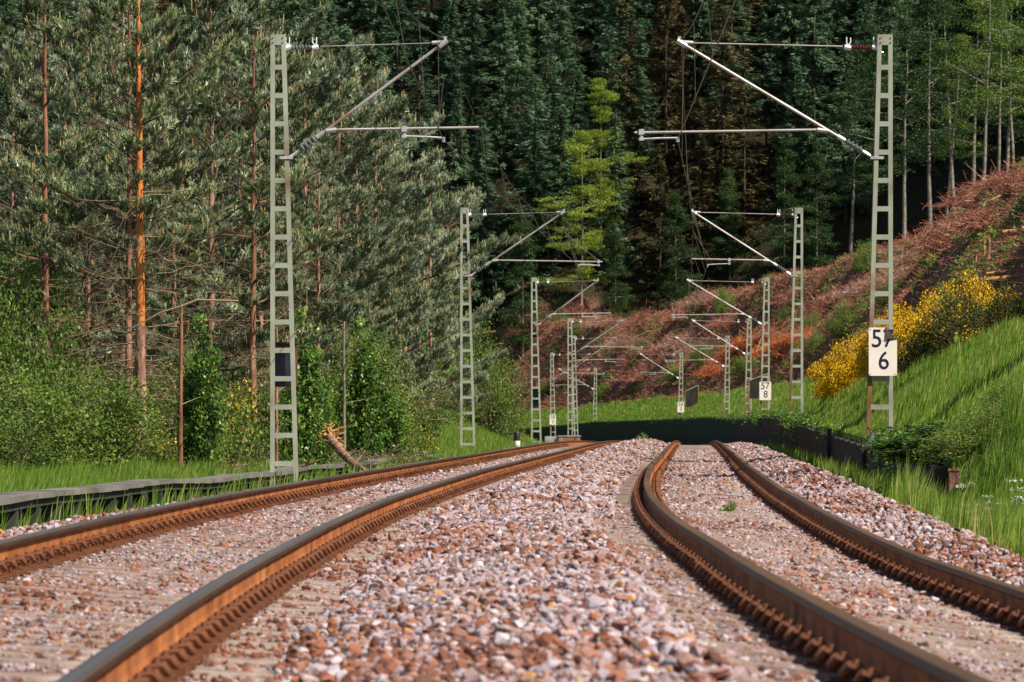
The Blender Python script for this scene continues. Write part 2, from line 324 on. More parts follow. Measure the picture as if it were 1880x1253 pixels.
M['ground']=ground_mat()
def bed_mat():
    m,t,b=newmat('gravel_bed'); tc=node(t,'ShaderNodeTexCoord')
    v=node(t,'ShaderNodeTexVoronoi'); v.inputs['Scale'].default_value=22; t.links.new(tc.outputs['Object'],v.inputs['Vector'])
    hs=node(t,'ShaderNodeSeparateColor'); t.links.new(v.outputs['Color'],hs.inputs[0])
    r=ramp(t,[(0,(.07,.045,.04)),(.2,(.16,.085,.06)),(.4,(.23,.165,.155)),(.7,(.30,.245,.25)),(1,(.42,.36,.37))]); t.links.new(hs.outputs[0],r.inputs[0])
    n=node(t,'ShaderNodeTexNoise'); n.inputs['Scale'].default_value=.8; n.inputs['Detail'].default_value=5; t.links.new(tc.outputs['Object'],n.inputs[0])
    br=ramp(t,[(.35,(1,1,1)),(.65,(.72,.52,.42))]); t.links.new(n.outputs[0],br.inputs[0])
    mm=node(t,'ShaderNodeMix',data_type='RGBA',blend_type='MULTIPLY'); mm.inputs[0].default_value=1; t.links.new(r.outputs[0],mm.inputs[6]); t.links.new(br.outputs[0],mm.inputs[7])
    t.links.new(mm.outputs[2],b.inputs['Base Color']); b.inputs['Roughness'].default_value=.9
    bp=node(t,'ShaderNodeBump'); bp.inputs['Strength'].default_value=1; bp.inputs['Distance'].default_value=.03; bp.invert=True
    t.links.new(v.outputs['Distance'],bp.inputs['Height']); t.links.new(bp.outputs[0],b.inputs['Normal'])
    return m
M['bed']=bed_mat()

# ---------------------------------------------------------------- setting: ground and ballast bed
def grid(name, vs, ds, zf, mat, zone=None, kind='structure'):
    vs=np.asarray(vs); ds=np.asarray(ds); Vv,Dd=np.meshgrid(vs,ds)
    X=xc(Dd)+Vv; Z=zf(X,Dd,Vv); P=np.stack([X,Dd,Z],-1).reshape(-1,3); n,m=len(ds),len(vs)
    i=np.arange((n-1)*(m-1)); r,c=i//(m-1),i%(m-1); a=r*m+c
    mb=MB().add(P,np.stack([a,a+1,a+m+1,a+m],1)); o=mb.obj(name,mat,smooth=True)
    if zone is not None:
        at_=o.data.attributes.new('zone','FLOAT','POINT'); at_.data.foreach_set('value',zone(X,Dd,Vv).astype(np.float32).ravel())
    tag(o,kind=kind); return o
vs=np.unique(np.concatenate([np.linspace(-150,-30,20),np.linspace(-30,-9,22),np.linspace(-9,-5.8,12),np.linspace(-5.8,2,10),[2.05,2.3,2.55,2.6,2.75,2.95,2.98,3.1,3.25],np.linspace(3.5,9,18),np.linspace(9.5,18,18),np.linspace(19,45,16),np.linspace(50,190,30)]))
ds=np.unique(np.concatenate([np.linspace(-60,10,8),np.linspace(12,120,80),np.linspace(122,300,80),np.linspace(305,660,110),np.linspace(665,860,35)]))
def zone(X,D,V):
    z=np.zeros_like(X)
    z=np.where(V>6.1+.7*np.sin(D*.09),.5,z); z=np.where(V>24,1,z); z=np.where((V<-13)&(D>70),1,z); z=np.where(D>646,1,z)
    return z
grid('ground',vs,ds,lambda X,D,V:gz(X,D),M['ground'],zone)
vb=np.unique(np.concatenate([np.linspace(-6.6,-5.2,8),np.linspace(-5.2,-2.6,10),np.linspace(-2.75,-1.1,9),np.linspace(-1.05,1.4,8),np.linspace(1.4,2.9,9)]))
db=np.concatenate([np.linspace(6,120,150),np.linspace(122,330,90)])
grid('ballast_bed',vb,db,lambda X,D,V:bed(V,D)+zt(D)-.012,M['bed'])

# ---------------------------------------------------------------- ballast stones (nobody could count them)
def rock_shapes(k=14):
    t=(1+5**.5)/2
    V=unit(np.array([[-1,t,0],[1,t,0],[-1,-t,0],[1,-t,0],[0,-1,t],[0,1,t],[0,-1,-t],[0,1,-t],[t,0,-1],[t,0,1],[-t,0,-1],[-t,0,1]],float))
    Fc=np.array([[0,11,5],[0,5,1],[0,1,7],[0,7,10],[0,10,11],[1,5,9],[5,11,4],[11,10,2],[10,7,6],[7,1,8],[3,9,4],[3,4,2],[3,2,6],[3,6,8],[3,8,9],[4,9,5],[2,4,11],[6,2,10],[8,6,7],[9,8,1]])
    out=[]
    for i in range(k):
        a=V*RNG.uniform(.65,1.15,(12,1))+RNG.normal(0,.08,(12,3)); a*=np.array([1.1,RNG.uniform(.55,1),RNG.uniform(.4,.8)]); out.append(a)
    return out,Fc
ROCKS,RF=rock_shapes()
def rot_mats(n,rng=RNG):
    q=unit(rng.normal(size=(n,4))); w,x,y,z=q.T
    return np.stack([np.stack([1-2*(y*y+z*z),2*(x*y-z*w),2*(x*z+y*w)],1),np.stack([2*(x*y+z*w),1-2*(x*x+z*z),2*(y*z-x*w)],1),np.stack([2*(x*z-y*w),2*(y*z+x*w),1-2*(x*x+y*y)],1)],1)
def vnoise(x,y,s,seed):
    r=np.random.default_rng(seed); o=0
    for k in range(5):
        a=r.uniform(0,2*PI); f=s*(1.0+.7*k); o=o+np.sin((x*math.cos(a)+y*math.sin(a))*f+r.uniform(0,6))/(1+.5*k)
    return o/2.5
SMB=MB()
def scatter_stones(n,v0,v1,d0,d1,smin,smax,lift,brown=.0,power=1.0,patch=0):
    d=d0+(d1-d0)*RNG.random(n)**power; v=RNG.uniform(v0,v1,n); v=v+np.where(v>-1.3,1,np.where(v>-2.6,np.clip((v+2.6)/1.3,0,1),0))*dxr(d); x=xc(d)+v
    if patch:
        k=(vnoise(x,d*.35,1.9,33)*.5+.5+RNG.normal(0,.1,n))>patch; d,v,x=d[k],v[k],x[k]; n=len(d)
    s=RNG.uniform(smin,smax,n)*RNG.choice([.7,1,1.1,1.6],n); z=bed(v,d)+zt(d)+s*RNG.uniform(-.2,.55,n)*.5+lift*RNG.random(n)
    R=rot_mats(n); br=vnoise(x,d*.45,1.5,3)*.75+.45+brown+np.clip((-v-1.9)*.5,0,.45)*(d<60)
    r=RNG.random(n); isb=RNG.random(n)<np.clip(br*.62-.04,0.06,.9)
    rnd=np.where(isb,RNG.uniform(.08,.36,n),.38+.62*r**1.4); rnd=np.where(RNG.random(n)<.05,RNG.uniform(0,.1,n),rnd)
    k=RNG.integers(0,len(ROCKS),n)
    for i,sh in enumerate(ROCKS):
        m=np.nonzero(k==i)[0]
        if not len(m): continue
        P=np.einsum('nij,vj->nvi',R[m],sh)*s[m][:,None,None]*.5; P[:,:,2]*=.85
        P+=np.stack([x[m],d[m],z[m]],1)[:,None,:]
        SMB.add(P.reshape(-1,3),(RF[None]+(np.arange(len(m))*12)[:,None,None]).reshape(-1,3),np.repeat(rnd[m],20))
scatter_stones(34000,-2.62,-1.28,13,48,.026,.060,.03)            # between the tracks
scatter_stones(26000,-2.75,-1.12,48,120,.035,.075,.04,-.1,1.2)
scatter_stones(9000,-2.8,-1.0,120,240,.05,.09,.07,-.1)
scatter_stones(12000,1.12,2.5,20,75,.032,.07,.03,.05)                # right shoulder
scatter_stones(8000,1.12,2.4,75,235,.05,.085,.04)
scatter_stones(12000,-6.6,-5.0,26,80,.032,.07,.03,-.15)           # left shoulder
scatter_stones(8000,-6.6,-5.0,80,200,.045,.085,.04,-.15)
scatter_stones(26000,-4.5,-3.2,13,60,.010,.030,.0,-.35,1.0,.1)        # fines inside the tracks
scatter_stones(26000,-.62,.62,13,60,.010,.030,.0,.0,1.0,.1)
scatter_stones(5600,-4.5,-3.2,13,60,.025,.055,.0,.05,1.0,.6)        # loose stones lying in patches
scatter_stones(8000,-.62,.62,13,60,.022,.05,.0,.25,1.0,.52)
scatter_stones(9000,-3.0,-2.55,13,55,.010,.032,.0,.1,1.0,.1)
scatter_stones(9000,-1.32,-.95,13,55,.010,.030,.0,.2,1.0,.1)
scatter_stones(1500,-3.0,-2.5,13,60,.028,.06,.0,.5,1.0,.4)
scatter_stones(700,-1.32,-.95,13,60,.025,.05,.0,.4,1.0,.5)
scatter_stones(6000,-4.5,-3.2,60,160,.03,.06,.0,-.1)
scatter_stones(6000,-.6,.6,60,160,.03,.06,.0,.1)
tag(SMB.obj('ballast_stones',M['stone']),kind='stuff')

# ---------------------------------------------------------------- rails, clips and sleepers
PROF=[(-.033,-.001),(-.016,.001),(.018,.001),(.034,-.001),(.038,-.012),(.037,-.034),(.028,-.042),(.010,-.05),(.0085,-.08),(.0085,-.12),(.014,-.142),(.072,-.158),(.075,-.170),(-.075,-.170),(-.072,-.158),(-.014,-.142),(-.0085,-.12),(-.0085,-.08),(-.010,-.05),(-.028,-.042),(-.037,-.034),(-.038,-.012)]
PM=[0,3,0,0,2,2,2,1,1,1,1,1,1,1,1,1,1,1,2,2,2,0]
PM_=[0,0,2,2,2,1,1,1,1,1,1,1,1,1,1,1,2,2,2,0]
rd=np.concatenate([np.arange(7,60,.4),np.arange(60,340,1.5)])
def rail_pt(d,off,cz):
    s=sl_(d); n=1/np.sqrt(1+s*s); return xc(d)+off
def railz(d,off,low): return zt(d)+(zor(d)-low*cr_(d) if off>-1 else -low*cant(d))
def make_rail(off, low, name_lab, top, rust):
    root=empty('rail',(float(xc(14)+off),14,0))
    loc=np.array(root.location)
    Vv=[]
    for x,z in PROF:
        tilt=0
        Vv.append(np.stack([xc(rd)+off+x+(dxr(rd) if off>-1 else 0),rd,railz(rd,off,low)+z],1))
    A=np.stack(Vv,1)-loc; n,k=A.shape[:2]; mb=MB()
    i=np.arange(n-1)
    for j in range(k):
        a=i*k+j; b=i*k+(j+1)%k; Fc=np.stack([a,b,b+k,a+k],1)
        mb.V.append(A.reshape(-1,3)) if j==0 else None
        mb.L.append(Fc.ravel()); mb.N.append(np.full(len(Fc),4)); mb.R.append(np.full(len(Fc),.5)); mb.M.append(np.full(len(Fc),PM[j]))
    mb.n=len(A.reshape(-1,3))
    bo=mb.obj('rail_bar',[top,rust,M['rail_dark'],M['rail_band'] if off<-2 else top],root,smooth=False)
    tag(root,name_lab,'rail','rails of the two tracks'); return root
def clip_mesh():
    mb=MB()
    box(mb,(.105,0,-.178),(.12,.17,.024))                                   # rib plate edge
    box(mb,(.098,0,-.158),(.035,.11,.022))
    tube(mb,[(.055,-.06,-.146),(.085,-.068,-.105),(.125,-.06,-.098),(.148,-.022,-.13),(.148,.022,-.13),(.125,.06,-.098),(.085,.068,-.105),(.055,.06,-.146)],.015,6)
    tube(mb,[(.105,0,-.165),(.105,0,-.078)],.015,6); tube(mb,[(.105,0,-.125),(.105,0,-.098)],.027,6)
    return mb
CM=clip_mesh().mesh('rail_clip',M['clip'])
SD=np.arange(13.2,330,.6)
def clips(root,off,low):
    loc=root.location; far=MB(); cm=clip_mesh(); V=np.concatenate(cm.V); L=cm
    cnt=0
    for i,d in enumerate(SD):
        for sgn in(1,-1):
            x,z=float(xc(d)+off+(dxr(d) if off>-1 else 0)),float(railz(d,off,low))
            if i<50:
                o=link('rail_clip',CM,root); o.location=(x-loc.x,d-loc.y,z-loc.z); o.rotation_euler=(RNG.uniform(-.05,.05),0,(0 if sgn>0 else PI)+RNG.uniform(-.08,.08))
            elif i<150:
                Vq=V*np.array([sgn,1,1])+np.array((x-loc.x,d-loc.y,z-loc.z)); o0=far.n
                far.V.append(Vq); far.n+=len(Vq)
                far.L+=[q_+o0 for q_ in cm.L]; far.N+=cm.N; far.R+=cm.R; far.M+=cm.M
            elif d<190:
                c=np.array((x-loc.x,d-loc.y,z-loc.z))
                box(far,c+np.array([.105*sgn,0,-.17]),(.12,.17,.04)); box(far,c+np.array([.10*sgn,0,-.13]),(.05,.1,.05)); box(far,c+np.array([.105*sgn,0,-.105]),(.025,.025,.05))
    tag(far.obj('rail_clips',M['clip'],root),kind='stuff')
for off,low,lab,top,rust in [(-4.6,0,'outer rail of the left track, orange rusty web beside the shoulder gravel',M['rail_top'],M['rail_rust']),
        (-3.1,1,'inner rail of the left track, sweeping through the bottom left corner',M['rail_top'],M['rail_rust']),
        (-.75,0,'inner rail of the right track, dark brown and bending into view at the bottom right',M['rail_top_brown'],M['rail_rust']),
        (.75,1,'outer rail of the right track, dark brown beside the grassy ditch',M['rail_top_brown'],M['rail_rust'])]:
    clips(make_rail(off,low,lab,top,rust),off,low)
def sleeper_mb(c=(0,0,0),tilt=0):
    mb=MB(); sec=[(-.14,-.1),(-.12,0),(.12,0),(.14,-.1)]
    xs=[-1.3,-1.25,1.25,1.3]; V=[[x,y,z-(.02 if abs(x)>1.28 else 0)] for x in xs for y,z in sec]
    Fc=[[i*4+j,i*4+4+j,i*4+5+j,i*4+1+j] for i in range(3) for j in range(3)]
    mb.add(V,Fc); mb.add(V,[[0,1,2,3],[15,14,13,12]]); return mb
SM=sleeper_mb().mesh('sleeper',M['sleeper'])
far=MB(); sv=np.concatenate(sleeper_mb().V)
for nm,off in (('left',-3.85),('right',0.)):
    for i,d in enumerate(SD):
        rt=off==0; c_=float(cr_(d) if rt else cant(d)); z=float(zt(d)-c_/2-.190+(zor(d) if rt else 0)); x=float(xc(d)+off+(dxr(d) if rt else 0)); a=math.atan(c_/1.5)
        if i<150:
            o=link('sleeper',SM); o.location=(x,d,z-abs(RNG.normal(0,.009))); o.rotation_euler=(RNG.uniform(-.02,.02),a+RNG.normal(0,.004),RNG.uniform(-.012,.012))
            tag(o,'dusty concrete sleeper sunk in gravel under the %s track'%nm,'sleeper','sleepers under the %s track'%nm)
        elif d<240:
            q=sleeper_mb()
            for Vq,Lq,Nq in zip(q.V,q.L,q.N): pass
            far.add(np.concatenate(q.V[:1])+np.array([x,d,z]),[[i_*4+j,i_*4+4+j,i_*4+5+j,i_*4+1+j] for i_ in range(3) for j in range(3)])
tag(far.obj('distant_sleepers',M['sleeper']),kind='stuff')

# ---------------------------------------------------------------- overhead line masts
def insulator(mb,p0,p1,r=.06,n=6,mi=0,core=.025):
    prof=[(0,core)]
    for i in range(n):
        a=.08+.84*i/n; b=.84/n; prof+=[(a+.02,core),(a+b*.35,r),(a+b*.5,r),(a+b*.75,core)]
    prof+=[(1,core)]; lathe(mb,p0,p1,prof,10,.5,mi)
def horns(mb,p,s=1,mi=0):
    p=np.array(p); 
    for q in((-.05,.15),(.02,.16)): tube(mb,[p,p+np.array([q[0]*s,0,q[1]*.5]),p+np.array([q[0]*s*.9,0,q[1]])],.011,5,.5,mi)
def make_mast(side, typ):
    """local x points from the mast to the track for side +1; mirrored for side -1"""
    red = side<0; pi_=M['porcelain_red'] if red else M['porcelain_grey']
    X=lambda p:np.array([p[0]*side,p[1],p[2]])
    root=empty('overhead_line_mast')
    z0,z1=-.9,7.26; H=z1-z0
    def legx(z): return np.interp(z,[-.4,7.26],[.36,.12])      # slanting track side leg
    def chan(x0f):
        mb=MB(); pts=[]
        for z in(z0,z1):
            x=x0f(z)
            for a,b in((-.037,-.07),(.037,-.07),(.037,.07),(-.037,.07)): pts.append(X((x+a,b,z)))
        mb.add(pts,[[0,1,5,4],[1,2,6,5],[2,3,7,6],[3,0,4,7],[4,5,6,7]]); return mb
    chan(lambda z:-.06).obj('leg',M['mast'],root); chan(legx).obj('leg',M['mast_rust'] if red else M['mast'],root)
    zz=np.arange(6.70,-.75,-.482)
    for z in zz:
        mb=MB(); xl=-.06+.037; xr=float(legx(z))-.037
        box(mb,X(((xl+xr)/2,-.066,z)),(xr-xl,.010,.085)); mb.obj('batten',M['mast'],root); mb=MB(); box(mb,X(((xl+xr)/2,.066,z)),(xr-xl,.010,.085)); mb.obj('batten',M['mast'],root)
    mb=MB(); xr=float(legx(7.2))-.037; box(mb,X(((-.023+xr)/2,-.066,7.17)),(xr+.023,.012,.18)); mb.obj('top_plate',M['mast'],root); mb=MB(); box(mb,X(((-.023+xr)/2,.066,7.17)),(xr+.023,.012,.18)); mb.obj('top_plate',M['mast'],root)
    for bx in(-.06,.11):
        for bz in(7.2,7.12): mb=MB(); tube(mb,[X((bx,-.072,bz)),X((bx,-.082,bz))],.012,6); mb.obj('bolt',M['black'],root)
    push=(typ=='A')==(side>0)                                # steady arm pushes the wire outward
    hx={(1,'A'):2.85,(1,'B'):3.08,(-1,'A'):3.5,(-1,'B'):3.28}[(side,typ)]; tz=7.12   # end of the diagonal
    rz_=5.64
    # tie rod
    tr=MB(); tube(tr,[X((.75,0,7.06)),X((hx-.12,0,tz))],.008 if side>0 else .013,6); tie=tr.obj('tie_rod',M['tube'],root)
    im=MB(); insulator(im,X((.24,0,7.03)),X((.62,0,7.05)),.055,6); im.obj('insulator',pi_,tie)
    for a,b in((.16,.25),(.61,.72)):
        cm=MB(); tube(cm,[X((a,0,7.03)),X((b,0,7.05))],.045,8); horns(cm,X(((a+b)/2,0,7.06)),side); cm.obj('insulator_cap',M['white_cap'],tie)
    fm=MB(); tube(fm,[X((.06,0,6.95)),X((.18,0,7.03))],.02,6); fm.obj('bracket',M['fitting'],tie)
    # diagonal
    p_b=np.array([.42,0,5.2]); p_t=np.array([hx,0,tz]); u=(p_t-p_b)/np.linalg.norm(p_t-p_b)
    # line from mast fixing through joint at (jx, rz_)
    q0=np.array([.22,0,5.16]); dirv=(p_t-q0)/np.linalg.norm(p_t-q0)
    dm=MB(); tube(dm,[X(q0+dirv*.62),X(p_t)],.027,8); diag=dm.obj('diagonal_tube',M['tube'],root)
    im=MB(); insulator(im,X(q0+dirv*.22),X(q0+dirv*.60),.07,4,0,.033); im.obj('insulator',pi_ if not red else M['porcelain_grey'],diag)
    fm=MB(); tube(fm,[X(q0),X(q0+dirv*.24)],.028,6); c_=MB(); tube(c_,[X(q0+dirv*.58),X(q0+dirv*.72)],.042,8); c_.obj('collar',M['fitting'],diag)
    box(fm,X(q0-np.array([.05,0,0])),(.22,.17,.045)); fm.obj('bracket',M['fitting'],diag)
    hm=MB(); tube(hm,[X(p_t-dirv*.1),X(p_t+dirv*.08)],.05,8); tube(hm,[X(p_t+np.array([-.2,0,.0])),X(p_t+np.array([.06,0,.02]))],.035,6); box(hm,X(p_t+np.array([.03,0,.06])),(.05,.05,.1))
    hm.obj('end_clamp',M['fitting'],diag)
    # registration arm
    tpar=(rz_-q0[2])/dirv[2]; jp=q0+dirv*tpar
    rl=(3.45 if side>0 else 3.35) if push else 4.3; rend=np.array([rl,0,rz_+(.04 if push else -.05)])
    rm=MB(); tube(rm,[X(jp+np.array([.08,0,0])),X(rend)],.021,8); reg=rm.obj('registration_arm',M['tube'],root)
    fm=MB(); tube(fm,[X(jp-np.array([.02,0,.02])),X(jp+np.array([.16,0,0]))],.04,8); fm.obj('joint',M['fitting'],reg)
    cx=2.85 if push else 3.56; bx=2.18 if push else rl-.12; bz=rz_+(.01 if push else -.04)
    pt=np.array([cx,0,5.47])
    bm=MB(); tube(bm,[X((bx,0,bz+.05)),X((bx,0,bz-.13))],.03,6); box(bm,X((bx,0,bz)),(.09,.08,.09)); box(bm,X((bx,0,bz-.12)),(.08,.06,.05)); bm.obj('drop_bracket',M['fitting'],reg)
    sm=MB(); tube(sm,[X((bx,0,bz-.12)),X((bx+(cx-bx)*.5,0,(bz-.12+pt[2]+.04)/2)),X(pt+np.array([0,0,.03]))],.018,6); box(sm,X(pt),(.05,.04,.08)); sm.obj('steady_arm',M['fitting'],reg)
    st=MB(); tube(st,[X((bx-.02,0,bz+.02)),X((hx+.05,0,6.5))] if not push else [X((2.75,0,rz_)),X((hx,0,6.5))],.005,4); st.obj('stay_wire',M['wire'],reg)
    fb=MB(); box(fb,X((.15,0,-.72)),(.95,.75,.5)); fb.obj('foundation',M['concrete'],root)
    return root,cx,hx
PAIRS=[(92,'A'),(167,'B'),(240,'A'),(311,'B'),(362,'A'),(431,'B'),(520,'A')]
ORD=['nearest','second','third','fourth','fifth','sixth','farthest']
PROT={}
MASTS={}
LABL=['tall grey-green lattice mast in the grass at left with a dark cabinet behind it','second lattice mast on the left, rising beside the pine wood edge','third left lattice mast, dark box hung low, behind the green bush','left lattice mast standing behind the concrete culvert block','fifth left lattice mast, slim before the brush slope','small far left lattice mast carrying a 58 0 board','last left lattice mast, mostly hidden behind the green bush']
LABR=['large lattice mast on the right bank carrying the 57 6 board','second right lattice mast, its foot in shade by the yellow broom','third right lattice mast carrying the 57 8 board','fourth right lattice mast overlapping the one behind it','fifth right lattice mast, half hidden behind the fourth','far right lattice mast carrying a 58 0 board','last right lattice mast, rust tinted, far beyond the crest']
for i,(d,ty) in enumerate(PAIRS):
    for side in(1,-1):
        key=(side,ty)
        if key not in PROT: PROT[key]=make_mast(side,ty); o=PROT[key][0]
        else: o=copy_tree(PROT[key][0])
        v=-7.2 if side>0 else 3.2
        o.location=(float(xc(d)+v),d,float(zt(d)))
        tag(o,(LABL if side>0 else LABR)[i],'mast','overhead line masts')
        MASTS[(i,side)]=(o.location.copy(),PROT[key][1],PROT[key][2])
# overhead wires, one line per track
def line(side,lab):
    mm=MB(); cmm=MB(); drops=[]
    sup=[]
    d0=17; v=-7.2 if side>0 else 3.2
    kB=PROT[(side,'B')]
    sup.append((float(xc(d0)+v)+side*kB[1],d0,5.47,float(xc(d0)+v)+side*kB[2],7.16))
    for i,(d,ty) in enumerate(PAIRS):
        l,cx,hx=MASTS[(i,side)]; sup.append((l.x+side*cx,d,l.z+5.47,l.x+side*hx,l.z+7.2))
    for a,b in zip(sup[:-1],sup[1:]):
        t=np.linspace(0,1,25); y=a[1]+(b[1]-a[1])*t
        cxx=a[0]+(b[0]-a[0])*t; cz=a[2]+(b[2]-a[2])*t-.05*4*t*(1-t)
        mx=a[3]+(b[3]-a[3])*t; mz=a[4]+(b[4]-a[4])*t-1.15*4*t*(1-t)
        tube(cmm,np.stack([cxx,y,cz],1),.0095,5,cap=False); tube(mm,np.stack([mx,y,mz],1),.009,5,cap=False)
        for k in range(2,24,3):
            drops.append(((mx[k],y[k],mz[k]),(cxx[k],y[k],cz[k])))
    root=empty('overhead_line',(sup[1][0],92,5.5)); off=np.array(root.location)
    for q in(mm,cmm): q.V=[x-off for x in q.V]
    mm.obj('messenger_wire',M['wire'],root); cmm.obj('contact_wire',M['wire'],root)
    for p,q in drops:
        m=MB(); tube(m,[np.array(p)-off,np.array(q)-off],.0045,4,cap=False); m.obj('dropper',M['wire'],root)
    tag(root,lab,'overhead line','overhead lines')
line(1,'thin overhead wires with droppers hung above the left track')
line(-1,'thin overhead wires with droppers hung above the right track')

# ---------------------------------------------------------------- kilometre boards
def text_mesh(txt,size,mat,name='digits'):
    cu=bpy.data.curves.new('digits','FONT'); cu.body=txt; cu.size=size; cu.align_x='CENTER'; cu.align_y='CENTER'; cu.extrude=.0015; cu.space_line=.8; cu.offset=.004*size
    o=bpy.data.objects.new('tmp',cu); COL.objects.link(o); bpy.context.view_layer.update()
    me=bpy.data.meshes.new_from_object(o.evaluated_get(bpy.context.evaluated_depsgraph_get())); bpy.data.objects.remove(o,do_unlink=True)
    me.materials.clear(); me.materials.append(mat); me.name=name
    return me
def board(loc,t1,t2,w,h,label,peel=False):
    root=empty('kilometre_board',loc)
    mb=MB(); r=.03; a=w/2; b=h/2
    def corner(cx,cz,s): return [(cx+r*math.cos(s+i*PI/8),cz+r*math.sin(s+i*PI/8)) for i in range(5)]
    poly=corner(-a+r,-b+r,PI)+corner(a-r,-b+r,1.5*PI)
    poly+=[(a,b-.2*h/.8),(a-.2,b)] if peel else corner(a-r,b-r,0)
    poly+=corner(-a+r,b-r,.5*PI)
    prism(mb,poly,-.004,.004); mb.obj('panel',M['sign'],root)
    if peel:
        f=MB(); q=b-.2*h/.8
        V=[(a,-.006,q),(a-.2,-.006,b),(a-.19,-.03,q+.005),(a-.1,-.035,q+.02)]
        f.add(V,[[0,1,2],[0,2,3]]); f.add([(x,y-.002,z) for x,y,z in V],[[0,2,1]]); f.obj('bent_corner',M['sign_back'],root)
    for s,zz,dx in((t1,.205*h/.8,-.01*w),(t2,-.16*h/.8,.03*w)):
        me=text_mesh(s,.42*h/.8,M['digits']); o=link('digits',me,root); o.location=(dx,-.0065,zz); o.rotation_euler=(PI/2,0,0); o.scale=(.92,1,1)
    bm=MB()
    for bx in(-a+.03,a-.03):
        for bz in(-b+.03,b-.03):
            if peel and bx>0 and bz>0: continue
            tube(bm,[(bx,-.004,bz),(bx,-.012,bz)],.008,6)
    bm.obj('screw',M['rust_spot'],root)
    tag(root,label,'sign','kilometre boards on the masts'); return root
def on_mast(i,side,px,py,dy=-.16):
    d=PAIRS[i][0]; p=at(px,py,d+dy); return p
p=on_mast(0,-1,1621,646); board(p,'57','6',.48,.82,'white 57 6 board with bent top corner on the large right mast',True)
p=on_mast(2,-1,1405,718); board(p,'57','8',.52,.82,'white 57 8 board on the third right mast')
p=on_mast(5,-1,1252,725); p.x=MASTS[(5,-1)][0].x-.1; p.z=float(zt(431))+2.9; board(p,'58','0',.52,.82,'small white 58 0 board on the far right mast')
p=on_mast(5,1,1021,769); p.x=MASTS[(5,1)][0].x+.1; p.z=float(zt(431))+1.9; board(p,'58','0',.5,.8,'small white 58 0 board low on the far left mast')
def cabinet(p,w,h,dp,label):
    root=empty('switch_cabinet',p); mb=MB(); box(mb,(0,0,0),(w,dp,h)); mb.obj('housing',M['box_side'],root)
    f=MB(); box(f,(-.02,-dp/2-.006,-.02),(w-.06,.012,h-.1)); f.obj('door',M['box'],root)
    r=MB(); box(r,(0,0,h/2+.012),(w+.04,dp+.06,.024)); r.obj('lid',M['box_side'],root)
    tag(root,label,'cabinet','cabinets on the left masts')
cabinet(at(523,671,92.35),.42,.74,.3,'dark blue cabinet behind the lower lattice of the nearest left mast')
cabinet(at(983,729,240.3),.42,.8,.3,'dark blue cabinet behind the lattice of the third left mast')
mb=MB(); c0=at(1583,835,91.3); c1=at(1601,800,91.7)
tube(mb,[c0,c0+(c1-c0)*.35+Vector((.01,0,-.01)),c0+(c1-c0)*.7+Vector((.02,0,-.02)),c1],.018,8); tag(mb.obj('cable',M['cable']),'blue cable running down the wall beside the 57 6 mast','cable')

# ---------------------------------------------------------------- cable trough, marker post, culvert block, retaining wall
tv=-7.42
def trough():
    d0,d1=48,182; dd=np.arange(d0,d1,2.0); root=empty('cable_trough',(float(xc(80)+tv),80,-.3)); off=np.array(root.location)
    def zt_(d): return np.interp(d,[48,95,130,165,182],[-.07,-.19,-.22,-.25,-.36])+.014*np.sin(d*.45)+.02*np.sin(d*.19+1)
    for part,(xa,xb,za,zb),mat in(('lid',(-.2,.2,0,-.062),M['trough']),('channel',(-.15,.15,-.064,-.15),M['trough_shade'])):
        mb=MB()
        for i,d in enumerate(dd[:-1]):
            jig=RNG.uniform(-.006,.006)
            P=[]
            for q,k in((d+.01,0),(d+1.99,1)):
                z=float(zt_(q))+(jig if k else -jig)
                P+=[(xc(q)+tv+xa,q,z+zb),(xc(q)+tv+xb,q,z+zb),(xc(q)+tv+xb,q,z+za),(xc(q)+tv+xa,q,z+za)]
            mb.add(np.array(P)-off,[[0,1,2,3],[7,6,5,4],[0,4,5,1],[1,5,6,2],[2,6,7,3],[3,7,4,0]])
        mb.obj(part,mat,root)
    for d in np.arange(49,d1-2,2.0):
        mb=MB(); z=float(zt_(d))-.15; box(mb,np.array((xc(d)+tv,d,z-.25))-off,(.28,.3,.5)); mb.obj('support_block',M['trough_shade'],root)
    tag(root,'long grey raised cable trough on short blocks along the left track','cable trough')
trough()
def marker():
    p=Vector((float(xc(200)-6.62),200,-.5)); root=empty('marker_post',p)
    mb=MB(); lathe(mb,(0,0,-.2),(0,0,.42),[(0,.135),(.97,.125),(1,.12)],14); mb.obj('base',M['white'],root,True)
    mb=MB(); lathe(mb,(0,0,.42),(0,0,.78),[(0,.122),(.8,.118),(.95,.09),(1,.03)],14); mb.obj('cap',M['black'],root,True)
    tag(root,'short round marker post, black above white, beside the left track','marker post')
marker()
def culvert():
    d=250; root=empty('culvert_block',(float(xc(d)-6.1),d,-.95)); mb=MB()
    box(mb,(.28,0,.42),(1.0,.9,.9)); mb.obj('headwall',M['rusty_block'],root)
    mb=MB(); box(mb,(-.55,.1,.44),(.62,.9,.88)); mb.obj('side_block',M['concrete'],root)
    mb=MB(); box(mb,(.28,0,.895),(1.06,.96,.05)); mb.obj('coping',M['concrete'],root)
    tag(root,'rust stained concrete culvert block beside the left track at the crest','culvert block')
culvert()
